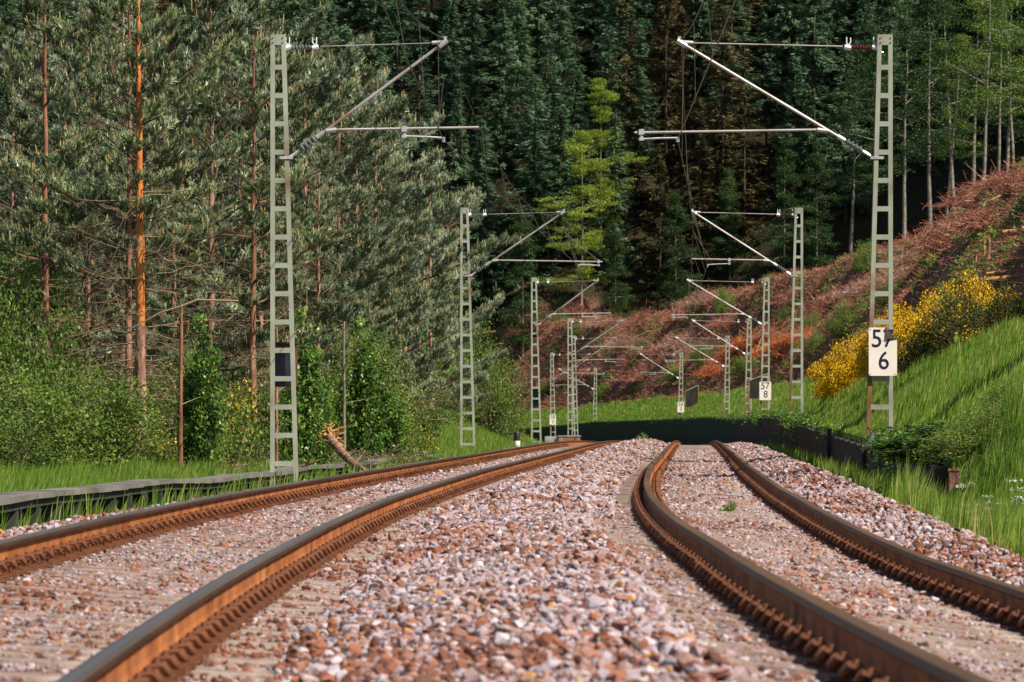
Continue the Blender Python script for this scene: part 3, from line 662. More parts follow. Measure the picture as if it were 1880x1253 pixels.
def wall():
    root=empty('retaining_wall',(float(xc(92)+2.95),92,0)); off=np.array(root.location)
    dd=np.concatenate([np.arange(65.5,120,1.0),np.arange(120,700,6.0)]); P=[]
    for d in dd:
        x=float(xc(d)); t=float(zt(d)); w=float(wtop(d))-.11+.02*math.sin(d*1.7)
        P+=[(x+2.80,d,t-1.6),(x+2.80,d,t+w),(x+3.06,d,t+w),(x+3.06,d,t-1.6)]
    P=np.array(P)-off; n=len(dd); mb=MB()
    mb.add(P,[[i*4+j,i*4+4+j,i*4+5+j,i*4+1+j] for i in range(n-1) for j in range(3)]); mb.add(P,[[0,1,2,3],[4*n-1,4*n-2,4*n-3,4*n-4]])
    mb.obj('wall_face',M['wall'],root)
    for d in (90.5,114):
        m=MB(); x=float(xc(d)); box(m,np.array((x+2.765,d,float(wtop(d))/2-.75))-off,(.09,.18,float(wtop(d))+1.5+.08)); m.obj('post',M['wall'],root)
    tag(root,'low dark retaining wall at the foot of the grassy bank','wall')
wall()
p=at(1751,880,64.8)
mb=MB(); box(mb,(0,0,0),(.12,.14,1.3)); box(mb,(0,0,.66),(.14,.16,.03)); o=mb.obj('timber_post',M['pine_bark_low']); o.location=(p.x,p.y,-.56); tag(o,'brown timber post at the near end of the dark wall','post')
for i,(px,py,s,lab) in enumerate([(1765,866,.09,'pale broken stone by the timber post at the wall end'),(1782,868,.07,'smaller pale stone right of the broken stone at the wall end')]):
    sh=ROCKS[i]; V=sh*s; mb=MB().add(V,RF,.8); o=mb.obj('stone',M['stone']); p=at(px,py,64.6); o.location=(p.x,p.y,float(gz(p.x,p.y))+s*.35); tag(o,lab,'stone')

# ---------------------------------------------------------------- plants: generators
def trunk_path(H,r0,r1,rng,bend=.02,n=14,kink=0):
    t=np.linspace(0,1,n); x=np.cumsum(rng.normal(0,bend,n))*H/n*1.2; y=np.cumsum(rng.normal(0,bend,n))*H/n*1.2
    P=np.stack([x-x[0],y-y[0],t*H],1); R=r0+(r1-r0)*t**.8; R[0]*=1.25; return P,R
def spruce_mesh(H,R,seed,mat,dens=1.0,base=.05):
    g=np.random.default_rng(seed); tr=MB(); P,Rd=trunk_path(H,.24,.03,g,.004); tube(tr,P,Rd,6)
    nb=int(H*6.5*dens); h=H*(base+(1-base)*g.random(nb)**.92); az=g.uniform(0,2*PI,nb)
    ln=R*np.clip(1-h/H,0,1)**.72*g.uniform(.55,1.1,nb)+.2
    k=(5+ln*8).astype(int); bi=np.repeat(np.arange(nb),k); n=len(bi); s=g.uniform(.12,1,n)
    L=ln[bi]; a=az[bi]+g.normal(0,.03,n); out=np.stack([np.cos(a),np.sin(a),0*a],1); tan=np.stack([-np.sin(a),np.cos(a),0*a],1)
    r=L*s; z=h[bi]-L*(g.uniform(.15,.7,nb)[bi]*s-.32*s*s)+g.normal(0,.16,n)
    sg=g.choice([-1,1],n); D=unit(out*g.uniform(.7,1.1,n)[:,None]+tan*(sg*g.uniform(.1,.75,n))[:,None]+np.array([0,0,-1])*(g.uniform(-.15,.3,nb)[bi]+g.uniform(-.1,.25,n))[:,None])
    Pp=out*r[:,None]; Pp[:,2]=z; cen=np.interp(z,P[:,2],P[:,0]); Pp[:,0]+=cen
    ll=g.uniform(.32,.62,n)*(1.1-.45*s); Bv=unit(np.cross(D,np.array([0,0,1.]))+g.normal(0,.28,(n,3)))
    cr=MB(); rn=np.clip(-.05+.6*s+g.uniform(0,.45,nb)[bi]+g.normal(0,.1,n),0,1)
    rhombs(cr,Pp+D*ll[:,None]*.7,D*ll[:,None],Bv*(ll*g.uniform(.16,.30,n))[:,None],rn)
    # hanging twigs
    m=g.random(n)<.3; D2=unit(np.stack([g.normal(0,.25,m.sum()),g.normal(0,.25,m.sum()),-np.ones(m.sum())],1)+out[m]*.25)
    tris(cr,Pp[m],D2,g.uniform(.2,.4,m.sum()),.12,rn[m]*.8,0,g)
    # leader
    tris(cr,np.array([[P[-1,0],P[-1,1],H-.9]]),np.array([[0,0,1.]]),1.4,.25,.6,0,g)
    return tr.mesh('trunk',M['dark_bark'],True),cr.mesh('crown',mat)
def leafy(mb,C,rad,n,size,g,flat=.6,mi=0,up=.5,asp=.55,shade=True):
    """n leaves round each of the centres C"""
    m=len(C); i=np.repeat(np.arange(m),n); q=unit(g.normal(size=(len(i),3)))*g.random((len(i),1))**.45
    P=C[i]+q*np.array([1,1,flat])*np.broadcast_to(rad,(m,))[i][:,None]
    N=unit(g.normal(size=P.shape)+np.array([0,0,up])*1.5+q*.8); A=perp(N,g); B=np.cross(N,A); s=g.uniform(.6,1.25,len(i))*size
    base=g.random(m)[i]*.65; rhombs(mb,P,A*s[:,None]*.5,B*(s*asp)[:,None]*.5,np.clip(base+g.random(len(i))*.38,0,1),mi)
def broadleaf_mesh(H,cb,R,seed,mat,bark,nl=26,leaf=.16,per=34,r0=.2,sub=5,flat=.35,top=.5,rise=.35,clr=.42,jit=0):
    g=np.random.default_rng(seed); tr=MB(); P,Rd=trunk_path(H,r0,.03,g,.02,18); tube(tr,P,Rd,8)
    C=[]; lim=MB()
    for k in range(nl):
        t=(k+g.random())/nl; h=H*(cb+(1-cb)*t); a=k*2.4+g.normal(0,.4); prof=math.sin(min(1,(t*(1-top*.3)+.18))*PI)**.7*(1-.55*t)+.15
        L=R*prof*(g.uniform(.2,1.5) if jit>1 else g.uniform(.35,1.3) if jit else g.uniform(.6,1.15)); rise=g.uniform(-.1,.75) if jit else rise; i0=np.array([np.interp(h,P[:,2],P[:,0]),np.interp(h,P[:,2],P[:,1]),h]); o=np.array([math.cos(a),math.sin(a),0])
        pts=[i0+o*L*s+np.array([0,0,L*(rise*s-.18*s*s)])+g.normal(0,.04*L,3)*s for s in np.linspace(0,1,6)]
        tube(lim,pts,np.linspace(max(.015,.012+.012*L),.008,6),4,cap=False)
        for s in np.linspace(.3,1.05,sub):
            b=i0+o*L*s+np.array([0,0,L*(rise*s-.18*s*s)])
            for w in(-1,1):
                side=np.array([-o[1],o[0],0])*w*L*.32*(1.1-s)*g.uniform(.3,1.2); C.append(b+side+g.normal(0,.08*R*(.9 if jit else .3),3))
    C=np.array(C); cr=MB(); leafy(cr,C,clr*R*.32+.12,per,leaf,g,flat)
    return [('trunk',tr.mesh('trunk',bark,True)),('limbs',lim.mesh('limbs',bark)),('crown',cr.mesh('crown',mat))]
def bush_meshes(w,h,seed,mat,n=70,per=60,leaf=.10,mat2=None,frac2=0,flat=.9,bark=None,asp=.6,clump=.17,spiky=0,per2=None):
    g=np.random.default_rng(seed); q=unit(g.normal(size=(n,3))); q[:,2]=np.abs(q[:,2]); rad=g.uniform(.35,1,(n,1))**.6
    lob=1+.22*np.sin(3*np.arctan2(q[:,1],q[:,0])+seed)[:,None]
    C=q*rad*lob*np.array([w/2,w/2*.8,h])*np.array([1,1,.92]); C[:,2]+=.06*h
    C[:,:2]*=(.75+.45*np.sin(np.clip(C[:,2:3]/h,0,1)*PI*.8+.4))
    st=MB(); base=C*np.array([.10,.10,0]); sticks(st,base,C,np.full(n,.010*w+.004),.004,g.random(n),0,4,g)
    t2=g.random((n*2,1)); j=g.integers(0,n,n*2); S=base[j]+(C[j]-base[j])*(.4+.6*t2); sticks(st,S,S+g.normal(0,.16*w*.5,(n*2,3))+np.array([0,0,.08*h]),.006,.002,g.random(n*2),0,3,g)
    cr=MB(); sc=(w*.5+h*.5)*clump
    leafy(cr,C,sc,per,leaf,g,flat,0,.35,asp)
    if mat2:
        k=int(n*frac2); leafy(cr,C[:k],sc*1.12,per2 or int(per*.7),leaf*.85,g,flat,1,.2,.8)
    if spiky:
        m=spiky; j=g.integers(0,n,m); S=C[j]+g.normal(0,sc*.6,(m,3)); tris(cr,S,unit(q[j]+g.normal(0,.3,(m,3))+np.array([0,0,.8])),sc*g.uniform(.5,1.2,m),.03,g.random(m),0,g)
    return [('stems',st.mesh('stems',bark or M['twig_grey'])),('foliage',cr.mesh('foliage',[mat,mat2] if mat2 else mat))]
def pine_meshes(H,cb,R,seed,r0=.14,whorl=.7,limbs=5,dead=26,dens=1.0,bark='pine_bark',candle=.4,front_gap=False,nl=.14,ndl='needle_pine'):
    g=np.random.default_rng(seed); P,Rd=trunk_path(H,r0,.025,g,.014,20); tr=MB(); tube(tr,P[5:],Rd[5:],10,mi=0,cap=False); tube(tr,P[:6],Rd[:6],10,mi=1,cap=False)
    def on(h): return np.array([np.interp(h,P[:,2],P[:,0]),np.interp(h,P[:,2],P[:,1]),h])
    lim=MB(); cr=MB(); SP=[];SDv=[];ST=[];SL=[]
    h=H*cb
    while h<H-.15:
        t=(h/H-cb)/(1-cb); L0=R*(1-t)**.5*(.55+.6*min(1,t*4+.35)); a0=g.uniform(0,6.28)
        for k in range(limbs):
            a=a0+k*2*PI/limbs+g.normal(0,.3); L=L0*g.choice([.35,.7,1,1.25])*g.uniform(.8,1.1)+.12
            o=np.array([math.cos(a),math.sin(a),0.]); ltone=g.uniform(0,.62)
            if front_gap and o[1]<-.25: L*=.35
            up=g.uniform(.05,.4)+.45*t; i0=on(h+g.uniform(-.12,.12)); S=np.linspace(0,1,7); droop=g.uniform(-.2,.15)
            path=np.array([i0+o*L*s+np.array([0,0,L*(up*s+droop*s*(1-s)+.12*s**3)])+g.normal(0,.03,3)*L*s for s in S])
            tube(lim,path,np.linspace(.008+.007*L,.004,7),5,cap=False)
            nsub=max(3,int(10*L*dens+2))
            for s in np.linspace(.40,1.02,nsub):
                b=np.array([np.interp(s,S,path[:,c]) for c in range(3)]); sd=np.array([-o[1],o[0],0])*g.choice([-1,1])
                bl=(.24+.26*L*(1.15-s))*g.uniform(.6,1.2); dv=unit(o*g.uniform(.3,1)+sd*g.uniform(.1,1)+np.array([0,0,g.uniform(.05,.45)]))
                for q in np.arange(.25,1.01,.12/max(bl,.2)):
                    SP.append(b+dv*bl*q); SDv.append(unit(dv*.55+g.normal(0,.3,3)+np.array([0,0,1.0]))); ST.append(q>.82); SL.append(ltone)
                sticks(lim,np.array([b]),np.array([b+dv*bl]),.005,.002,.5,0,3,g)
        h+=whorl*g.uniform(.75,1.25)
    SP=np.array(SP); SDv=np.array(SDv); ST=np.array(ST); SL=np.array(SL)
    q=0
    for _ in range(6):
        k_=unit(g.normal(size=3))*g.uniform(2.2,4.2); q=q+np.sin(SP@k_+g.uniform(0,6.3))
    keep=q>-.45; SP,SDv,ST,SL=SP[keep],SDv[keep],ST[keep],np.clip(SL[keep]*.7+.13*q[keep]+.08,0,.8); n=len(SP); per=20
    i=np.repeat(np.arange(n),per); D=SDv[i]; a=perp(D,g); sp=g.uniform(.2,1.0,len(i))[:,None]
    ND=unit(D*1.0+a*sp*1.0); NP=SP[i]+D*(g.random(len(i))*.14)[:,None]
    tris(cr,NP,ND,g.uniform(.7,1.25,len(i))*nl,.034,np.clip(SL[i]+g.random(len(i))*.3+g.random(n)[i]*.12,0,1),0,g)
    m=np.nonzero(g.random(n)<np.where(ST,candle*1.3,candle*.15))[0]; mm_=len(m)
    up=unit(np.array([0,0,1.])+g.normal(0,.12,(mm_,3))+SDv[m]*.2)
    sticks(cr,SP[m]+SDv[m]*.08,SP[m]+SDv[m]*.08+up*g.uniform(.12,.27,mm_)[:,None],.014,.009,g.random(mm_),1,3,g)
    if dead:                                           # bare lower branches
        hh=g.uniform(.08*H,H*min(cb+.12,.7),dead); az=g.uniform(0,2*PI,dead)
        for h0,a in zip(hh,az):
            o=np.array([math.cos(a),math.sin(a),0.]); L=g.uniform(.3,1.7)*R*.55; i0=on(h0); k0,k1=g.uniform(-.1,.15),g.uniform(.03,.2)
            path=np.array([i0+o*L*s+np.array([0,0,L*(k0*s-k1*s*s)])+g.normal(0,.04,3)*s*L for s in np.linspace(0,1,6)])
            tube(lim,path,np.linspace(.014,.004,6),4,rnd=g.random(),cap=False,mi=1)
            k=12; s=g.uniform(.25,1,k); b=np.stack([np.interp(s,np.linspace(0,1,6),path[:,c]) for c in range(3)],1)
            sticks(lim,b,b+(o*.5+g.normal(0,.6,(k,3)))*L*.32,.006,.002,g.random(k),1,3,g)
    return [('trunk',tr.mesh('trunk',[M[bark],M['pine_bark_low']],True)),('limbs',lim.mesh('limbs',[M['limb_bark'],M['twig_grey']])),('crown',cr.mesh('crown',[M[ndl],M['candle']]))]
def plant(name,parts,loc,rz=0,sc=1,label=None,cat=None,group=None,tilt=0):
    root=empty(name,loc,rz,sc)
    if tilt: root.rotation_euler=(0,tilt,rz)
    for nm,me in parts: link(nm,me,root)
    tag(root,label,cat,group); return root
def gp(px,d,dz=-.05):
    x=(px-940)/F*d; return (x,d,float(gz(x,d))+dz)

# ---------------------------------------------------------------- pines on the left
main_pine=pine_meshes(11.2,.40,2.7,11,.15,.62,5,60,1.0,'pine_bark',.5,True)
plant('pine_tree',main_pine,gp(258,115),.4,1,'tall pine with bright orange trunk standing clear of the wood','tree','pines along the left wood edge',tilt=-.012)
PV=[pine_meshes(10,.18,3.0,21,.12,.72,5,24,1.25,'pine_bark_low',.4,ndl='needle_pale'),pine_meshes(10,.12,2.8,22,.10,.66,5,18,1.25,'pine_bark_low',.45,ndl='needle_pale'),pine_meshes(10,.36,2.7,23,.12,.74,5,40,1.2,'pine_bark_mid',.45)]
PINES=[(238,122,10.2,2,'second pine trunk close behind the orange pine'),
 (82,128,11.5,2,'pine at far left with thin bare upper trunk'),(387,131,11.6,0,'pine with pinkish trunk behind the thin orange pole'),
 (466,127,9.6,2,'pine with a bent orange trunk left of the cabinet mast'),(478,143,11.6,1,'pine rising just left of the nearest left mast'),
 (318,141,10.9,1,'bushy pine between the orange pine and the pinkish trunk'),(160,138,10.3,0,'wide pine left of the orange pine'),(22,142,10.6,1,'pine cut by the left picture edge'),
 (560,150,11.0,0,'grey-green pine right behind the nearest left mast'),(622,158,11.4,1,'pine with many pale shoots right of the nearest mast'),
 (690,168,11.2,0,'grey-green pine between the two nearest left masts'),(742,178,10.8,1,'pine next to the forest gap, second from its right end'),
 (790,190,9.6,1,'rightmost pine of the wood edge, reaching toward the second mast'),(520,170,12.5,2,'pine top behind the cabinet mast'),(420,165,12.2,0,'pine top deeper in the wood behind the pinkish trunk'),
 (770,196,7.6,1,'shorter pine under the rightmost pine'),(655,150,8.0,1,'low pine in front of the pine wood, beside the thin grey trunk'),(585,138,7.4,0,'low pine filling the gap right of the nearest left mast'),(440,150,8.6,1,'low pine filling the gap left of the bent trunk'),(225,150,12.0,0,'pine top deep behind the orange pine'),
 (705,196,9.0,0,'pine low behind the shrubs right of the thin grey trunk'),(120,158,11.4,1,'pine top deep in the wood at far left')]
for i,(px,d,top,k,lab) in enumerate(PINES):
    x,y,z=gp(px,d); sc=(top-z)/10; sc=sc if d<150 else sc
    plant('pine_tree',PV[k],(x,y,z),i*1.9,(sc*.92,sc*.92,sc),lab,'tree','pines along the left wood edge')
# slim poles
def pole(px,d,H,r,mat,label,seed,kink=None):
    g=np.random.default_rng(seed); P,R=trunk_path(H,r,r*.5,g,.015,14); tr=MB(); tube(tr,P,R,8); x,y,z=gp(px,d); root=empty('slim_tree',(x,y,z))
    tr.obj('trunk',mat,root,True); lim=MB(); k=16; h=g.uniform(.15*H,H,k); b=np.stack([np.interp(h,P[:,2],P[:,0]),np.interp(h,P[:,2],P[:,1]),h],1)
    sticks(lim,b,b+np.stack([g.normal(0,.45,k),g.normal(0,.45,k),g.uniform(-.1,.4,k)],1),.012,.003,g.random(k),0,4,g)
    if kink: tube(lim,[P[-1],P[-1]+np.array([.3,0,.12]),P[-1]+np.array([1.1,0,.1])],[r*.5,r*.45,r*.4],6,.9); tube(lim,[P[-1],P[-1]+np.array([-.4,0,-.12]),P[-1]+np.array([-1.0,0,-.45])],[r*.4,r*.3,r*.2],6,.9)
    lim.obj('limbs',M['twig_grey'],root); tag(root,label,'tree','slim bare trunks at the wood edge')
pole(331,104,3.3,.055,M['pine_bark_mid'],'slim orange pole-like trunk with a forked broken top',31,True)
pole(632,121,3.4,.045,M['grey_bark'],'slim grey trunk above the fallen tree',32)
pole(508,100,2.9,.035,M['pine_bark_low'],'thin bare stem seen through the nearest left mast',33)

# ---------------------------------------------------------------- shrubs on the left
SHR={'broad':bush_meshes(3.0,2.6,41,M['leaf'],150,90,.085),'light':bush_meshes(2.6,2.2,42,M['leaf_light'],110,80,.085),'ivy':bush_meshes(1.0,3.0,43,M['ivy'],110,60,.10,flat=1.1,clump=.10),
 'dark':bush_meshes(2.6,2.2,44,M['leaf'],120,80,.08),'dense':bush_meshes(3.2,3.0,45,M['leaf'],190,90,.085),'twiggy':bush_meshes(1.6,1.2,46,M['leaf_light'],70,22,.07,M['broom'],.35),'weed':bush_meshes(1.8,1.1,47,M['leaf'],70,46,.07,M['broom'],.12)}
def shrub(kind,px,d,w,h,label,name='shrub',rz=0,dz=-.1):
    ref={'broad':(3.0,2.6),'light':(2.6,2.2),'ivy':(1,3),'dark':(2.6,2.2),'dense':(3.2,3),'twiggy':(1.6,1.2),'weed':(1.8,1.1)}[kind]
    return plant(name,SHR[kind],gp(px,d,dz),rz,(w/ref[0],w/ref[0],h/ref[1]),label,'shrub','shrubs along the left wood edge')
shrub('broad',12,112,2.6,3.9,'tall bright shrub at the left picture edge','shrub',.3)
shrub('broad',60,101,2.8,2.3,'broad leafy shrub at far left above the cable trough','shrub',1)
shrub('broad',165,103,2.4,2.3,'broad shrub left of the orange pine','shrub',2.2)
shrub('dark',15,95,2.0,1.5,'low shrub in the left corner of the verge','shrub',.8)
shrub('twiggy',232,106,1.5,1.3,'twiggy half-bare shrub at the foot of the orange pine','shrub',.2)
shrub('twiggy',275,109,1.4,1.0,'straggly low shrub right of the orange pine foot','shrub',2)
shrub('ivy',372,105,.8,3.2,'ivy covered stem right of the slim orange pole','ivy_stem',0)
shrub('light',365,107,1.0,2.6,'bright bush behind the ivy stem by the orange pole','shrub',1.2)
shrub('ivy',558,111,.8,3.5,'ivy column just right of the nearest left mast','ivy_stem',1)
shrub('ivy',578,114,.8,2.7,'second ivy clump beside the ivy column','ivy_stem',2.4)
shrub('weed',430,108,2.0,1.6,'weedy bush with small yellow flowers left of the nearest mast','shrub',.5)
shrub('weed',470,112,1.8,1.9,'yellow dotted bush under the bent pine trunk','shrub',1.6)
shrub('dense',690,132,2.2,3.0,'dense green shrub right of the thin grey trunk','shrub',.6)
shrub('ivy',665,128,.9,3.6,'ivy covered stem left of the dense green shrub','ivy_stem',.6)
shrub('ivy',705,130,.9,2.6,'dark ivy stem in front of the dense green shrub','ivy_stem',3)
shrub('light',650,135,2.0,3.4,'bright shrub behind the thin grey trunk','shrub',2)
shrub('weed',742,150,1.6,1.5,'low shrub with orange-yellow sprays by the grass slope','shrub',2.8)
shrub('dark',750,180,2.4,2.8,'dark shrub at the top of the grass slope','shrub',1.1)
shrub('dense',900,246,2.9,4.0,'big round green bush right of the second left mast','shrub',.3)
shrub('dense',862,250,3.4,5.0,'tall green bush directly behind the second left mast','shrub',1.5)
shrub('light',800,240,3.2,4.6,'lighter green bush on the slope left of the second mast','shrub',2.5)
shrub('light',790,222,2.6,3.6,'yellow-green bush below the pines left of the second mast','shrub',.9)
shrub('broad',30,135,4.0,5.0,'tall leafy thicket at far left behind the shrubs','shrub',1.7)
shrub('dark',300,125,3.2,2.2,'shaded undergrowth bush behind the orange pine','shrub',.4)
shrub('dark',500,130,3.2,2.2,'shaded undergrowth bush behind the nearest left mast','shrub',2.1)
shrub('dark',600,140,3.0,2.6,'shaded undergrowth bush behind the fallen tree','shrub',1.2)
for i,(px,d,w,h,lab) in enumerate([(1690,70,1.0,.5,'dark bramble hanging over the wall right of the 57 6 mast'),(1725,67.5,1.0,.55,'bramble just left of the timber post'),(1790,65.5,1.1,.5,'dark bramble just right of the timber post'),(1835,66,1.1,.42,'larger dark bramble at the foot of the bank'),(1880,67,1.1,.45,'dark bramble at the right picture edge')]):
    x,y,z=gp(px,d); r_=plant('bramble',SHR['ivy' if i<2 else 'dark'],(x,y,z if i>1 else float(wtop(d))-.12),i*1.4,(w/(1 if i<2 else 2.6),w/(1 if i<2 else 2.6),h/(3 if i<2 else 2.2)),lab,'bramble','brambles at the foot of the bank')
# fallen tree
def fallen():
    a=at(604,803,113); b=Vector(gp(690,108,.06)); root=empty('fallen_tree',a); n=10; t=np.linspace(0,1,n)[:,None]; P=np.array(a)*(1-t)+np.array(b)*t-np.array(a); P[:,2]-=.10*np.sin(t[:,0]*PI)
    mb=MB(); tube(mb,P,np.linspace(.105,.06,n),9); mb.obj('trunk',M['pine_bark_low'],root,True)
    g=np.random.default_rng(5); q=MB(); k=110; D=unit(g.normal(size=(k,3))*np.array([1,.6,1])+np.array([-.5,.2,.35])); O=g.normal(0,.06,(k,3)); sticks(q,O,O+D*g.uniform(.12,.42,k)[:,None],.028,.006,g.random(k),0,5,g); q.obj('root_plate',M['cut_wood'],root)
    L=MB(); k=22; j=g.integers(2,n,k); sticks(L,P[j],P[j]+unit(g.normal(size=(k,3))+np.array([0,0,.6]))*g.uniform(.2,.7,k)[:,None],.014,.004,g.random(k),0,4,g); L.obj('limbs',M['twig_grey'],root)
    tag(root,'fallen tree with torn orange root end lying toward the trough','fallen tree')
fallen()
for i,(px,d,sc,lab) in enumerate([(600,114,.32,'small heap of broken twigs round the torn root end'),(425,101,.28,'small heap of dead twigs left of the nearest mast foot'),(300,113,.4,'tangle of dead twigs at the foot of the orange pine'),(700,127,.35,'dead twig heap under the dense green shrub')]):
    g=np.random.default_rng(700+i); n=700; P=g.normal(size=(n,3))*np.array([1.0,1.0,.5]); P[:,2]=np.abs(P[:,2]); D=unit(g.normal(size=(n,3))*np.array([1,1,.6])); L_=g.uniform(.25,1.1,n); mb=MB(); sticks(mb,P-D*L_[:,None]*.5,P+D*L_[:,None]*.5,.022,.008,g.random(n),0,3,g)
    o=mb.obj('brush_pile',M['twig_grey']); o.location=gp(px,d,-.02); o.scale=(sc*1.5,sc*1.5,sc); tag(o,lab,'brush pile','twig heaps in the left verge')
for px,py,d,w,h,lab in[(1270,722,434,1.05,1.75,'dark slatted screen standing right of the far 58 0 mast'),(1392,700,262,.9,1.2,'dark slatted screen just behind the 57 8 mast')]:
    p=at(px,py,d); root=empty('screen',(p.x,p.y,p.z-h/2-.25)); pf=[(-w/2,0),(w/2,0),(w/2,h),(-w/2,h*.72)]
    m=MB(); prism(m,pf,-.01,.01); m.obj('infill',M['wall'],root)
    for q in(-w/2,w/2): m=MB(); hh=h if q>0 else h*.72; box(m,(q,0,hh/2-.4),(.07,.09,hh+.8)); m.obj('post',M['rusty_block'],root)
    m=MB(); tube(m,[(-w/2,-.03,h*.72),(w/2,-.03,h)],.035,6); m.obj('top_rail',M['mast'],root)
    tag(root,lab,'screen')
for px,py,d,L,a,lab in[(420,880,100,.5,.3,'broken branch lying left of the nearest mast foot'),(560,868,99,.7,-.5,'bare branch lying across the grass right of the nearest mast')]:
    p=at(px,py-12,d); mb=MB(); tube(mb,[(-L/2,0,-.03),(0,.05,.02),(L/2,.1,.1)],[.035,.03,.015],6); sticks(mb,np.array([[0,.05,.02],[.1,.05,.03]]),np.array([[.2,0,.2],[-.15,0,.16]]),.015,.006); o=mb.obj('fallen_branch',M['pine_bark_low']); o.location=p; o.rotation_euler=(0,a*.2,a); tag(o,lab,'branch')

# ---------------------------------------------------------------- right bank: broom, shrubs, brush piles, stumps, logs
BR=[bush_meshes(2.4,1.7,61,M['broom_green'],170,16,.06,M['broom'],1.0,.9,clump=.14,asp=.8,per2=230),bush_meshes(2.4,1.6,62,M['broom_green'],130,80,.06,M['broom'],.2,.9,clump=.14,asp=.4,spiky=700,per2=70)]
def bank_plant(name,parts,px,py,w,h,ref,label,cat,group,rz=0,d=None):
    if d is None: x,d,z=hit(px,py)
    else: x=(px-940)/F*d; z=gz(x,d)
    return plant(name,parts,(float(x),float(d),float(z)-.1),rz,(w/ref[0],w/ref[0],h/ref[1]),label,cat,group)
G_B='yellow broom bushes on the right bank'
for i,(px,d,w,h,k,lab) in enumerate([(1570,150,1.8,1.4,0,'lowest yellow broom bush at the left end of the broom'),(1640,142,2.1,1.6,0,'yellow broom bush seen through the 57 6 mast'),(1700,134,2.2,1.75,0,'full yellow broom bush just right of the 57 6 mast'),(1775,130,2.3,1.85,0,'topmost yellow broom bush in full flower'),
    (1770,122,2.4,1.6,1,'dark green broom bush with few flowers under the topmost yellow one'),(1838,118,2.2,1.3,1,'broom bush with scattered yellow flowers at right'),(1872,112,1.8,1.1,1,'low broom bush at the right picture edge'),(1700,122,1.9,1.0,1,'shaded low broom between the mast and the mound'),(1540,158,1.2,.9,0,'small broom sprig at the far left tip of the broom')]):
    bank_plant('broom_bush',BR[k],px,0,w,h,(2.4,1.7),lab,'shrub',G_B,i*1.3,d)
G_S='green shrubs on the cleared slope'
for i,(kind,px,py,w,h,lab) in enumerate([('dense',1555,620,2.4,2.2,'dark green shrub left of the yellow broom'),('dark',1500,650,1.8,1.6,'green shrub behind the second right mast'),('light',1590,500,2.0,2.4,'light green shrub on the slope left of the large right mast'),('light',1330,580,2.2,2.8,'bright young shrub on the slope above the far masts'),('dark',1370,690,2.6,1.8,'dark shrub at the foot of the brush slope by the fourth mast'),('dense',1440,600,1.6,1.6,'green shrub between the third and second right masts'),
    ('dark',1180,650,2.4,1.6,'green patch of shrub on the brush slope, middle'),('dark',1060,620,2.6,2.0,'green shrub on the brush slope behind the left masts'),('light',960,640,2.4,2.0,'green shrub at the left of the brush slope'),('light',1140,575,2.4,1.6,'green shrub on the skyline right of the tall stump'),('dense',1290,670,2.6,1.8,'dense green shrub above the far 58 0 mast'),('dark',1680,480,2.0,1.6,'green shrub beside the grey stump'),('dark',1110,730,3.0,1.6,'dark green shrub at the edge of the far grass'),('light',1490,610,1.6,1.5,'light shrub close to the second right mast'),('dark',1010,725,3.0,1.8,'low shrub just above the far grass by the left masts'),('dark',1640,560,1.6,1.5,'dark shrub right of the light green one by the mast'),('dark',1240,700,2.6,1.4,'low dark shrub above the far grass bank')]):
    ref={'dense':(3.2,3),'dark':(2.6,2.2),'light':(2.6,2.2)}[kind]
    bank_plant('shrub',SHR[kind],px,py,w,h,ref,lab,'shrub',G_S,i*1.7)
def brush_mesh(seed,n=1500,w=4.0,h=1.5,mat='twig'):
    g=np.random.default_rng(seed); mb=MB(); q=g.normal(size=(n,3)); P=q*np.array([w*.24,w*.24,h*.28]); P[:,2]=np.abs(P[:,2])*np.exp(-(P[:,0]**2+P[:,1]**2)/(w*.5)**2)*1.4
    D=unit(g.normal(size=(n,3))*np.array([1,1,.45])+np.array([.2,0,.15])); L=g.uniform(.25,1.1,n); sticks(mb,P-D*L[:,None]*.5,P+D*L[:,None]*.5+g.normal(0,.05,(n,3)),g.uniform(.006,.018,n),.004,g.random(n)**1.3,0,3,g)
    k=40; D=unit(g.normal(size=(k,3))*np.array([1,1,.5])+np.array([0,0,.6])); P=g.normal(size=(k,3))*np.array([w*.22,w*.22,.1]); P[:,2]=.2
    sticks(mb,P,P+D*g.uniform(.8,1.9,k)[:,None],.02,.005,g.random(k),0,4,g); return mb.mesh('brush_pile',M[mat])
BP=[brush_mesh(71),brush_mesh(72,1900,4.0,1.5,'twig_pink'),brush_mesh(73,1500,3.6,1.8)]
BO=brush_mesh(74,1700,3.0,1.1,'bracken')
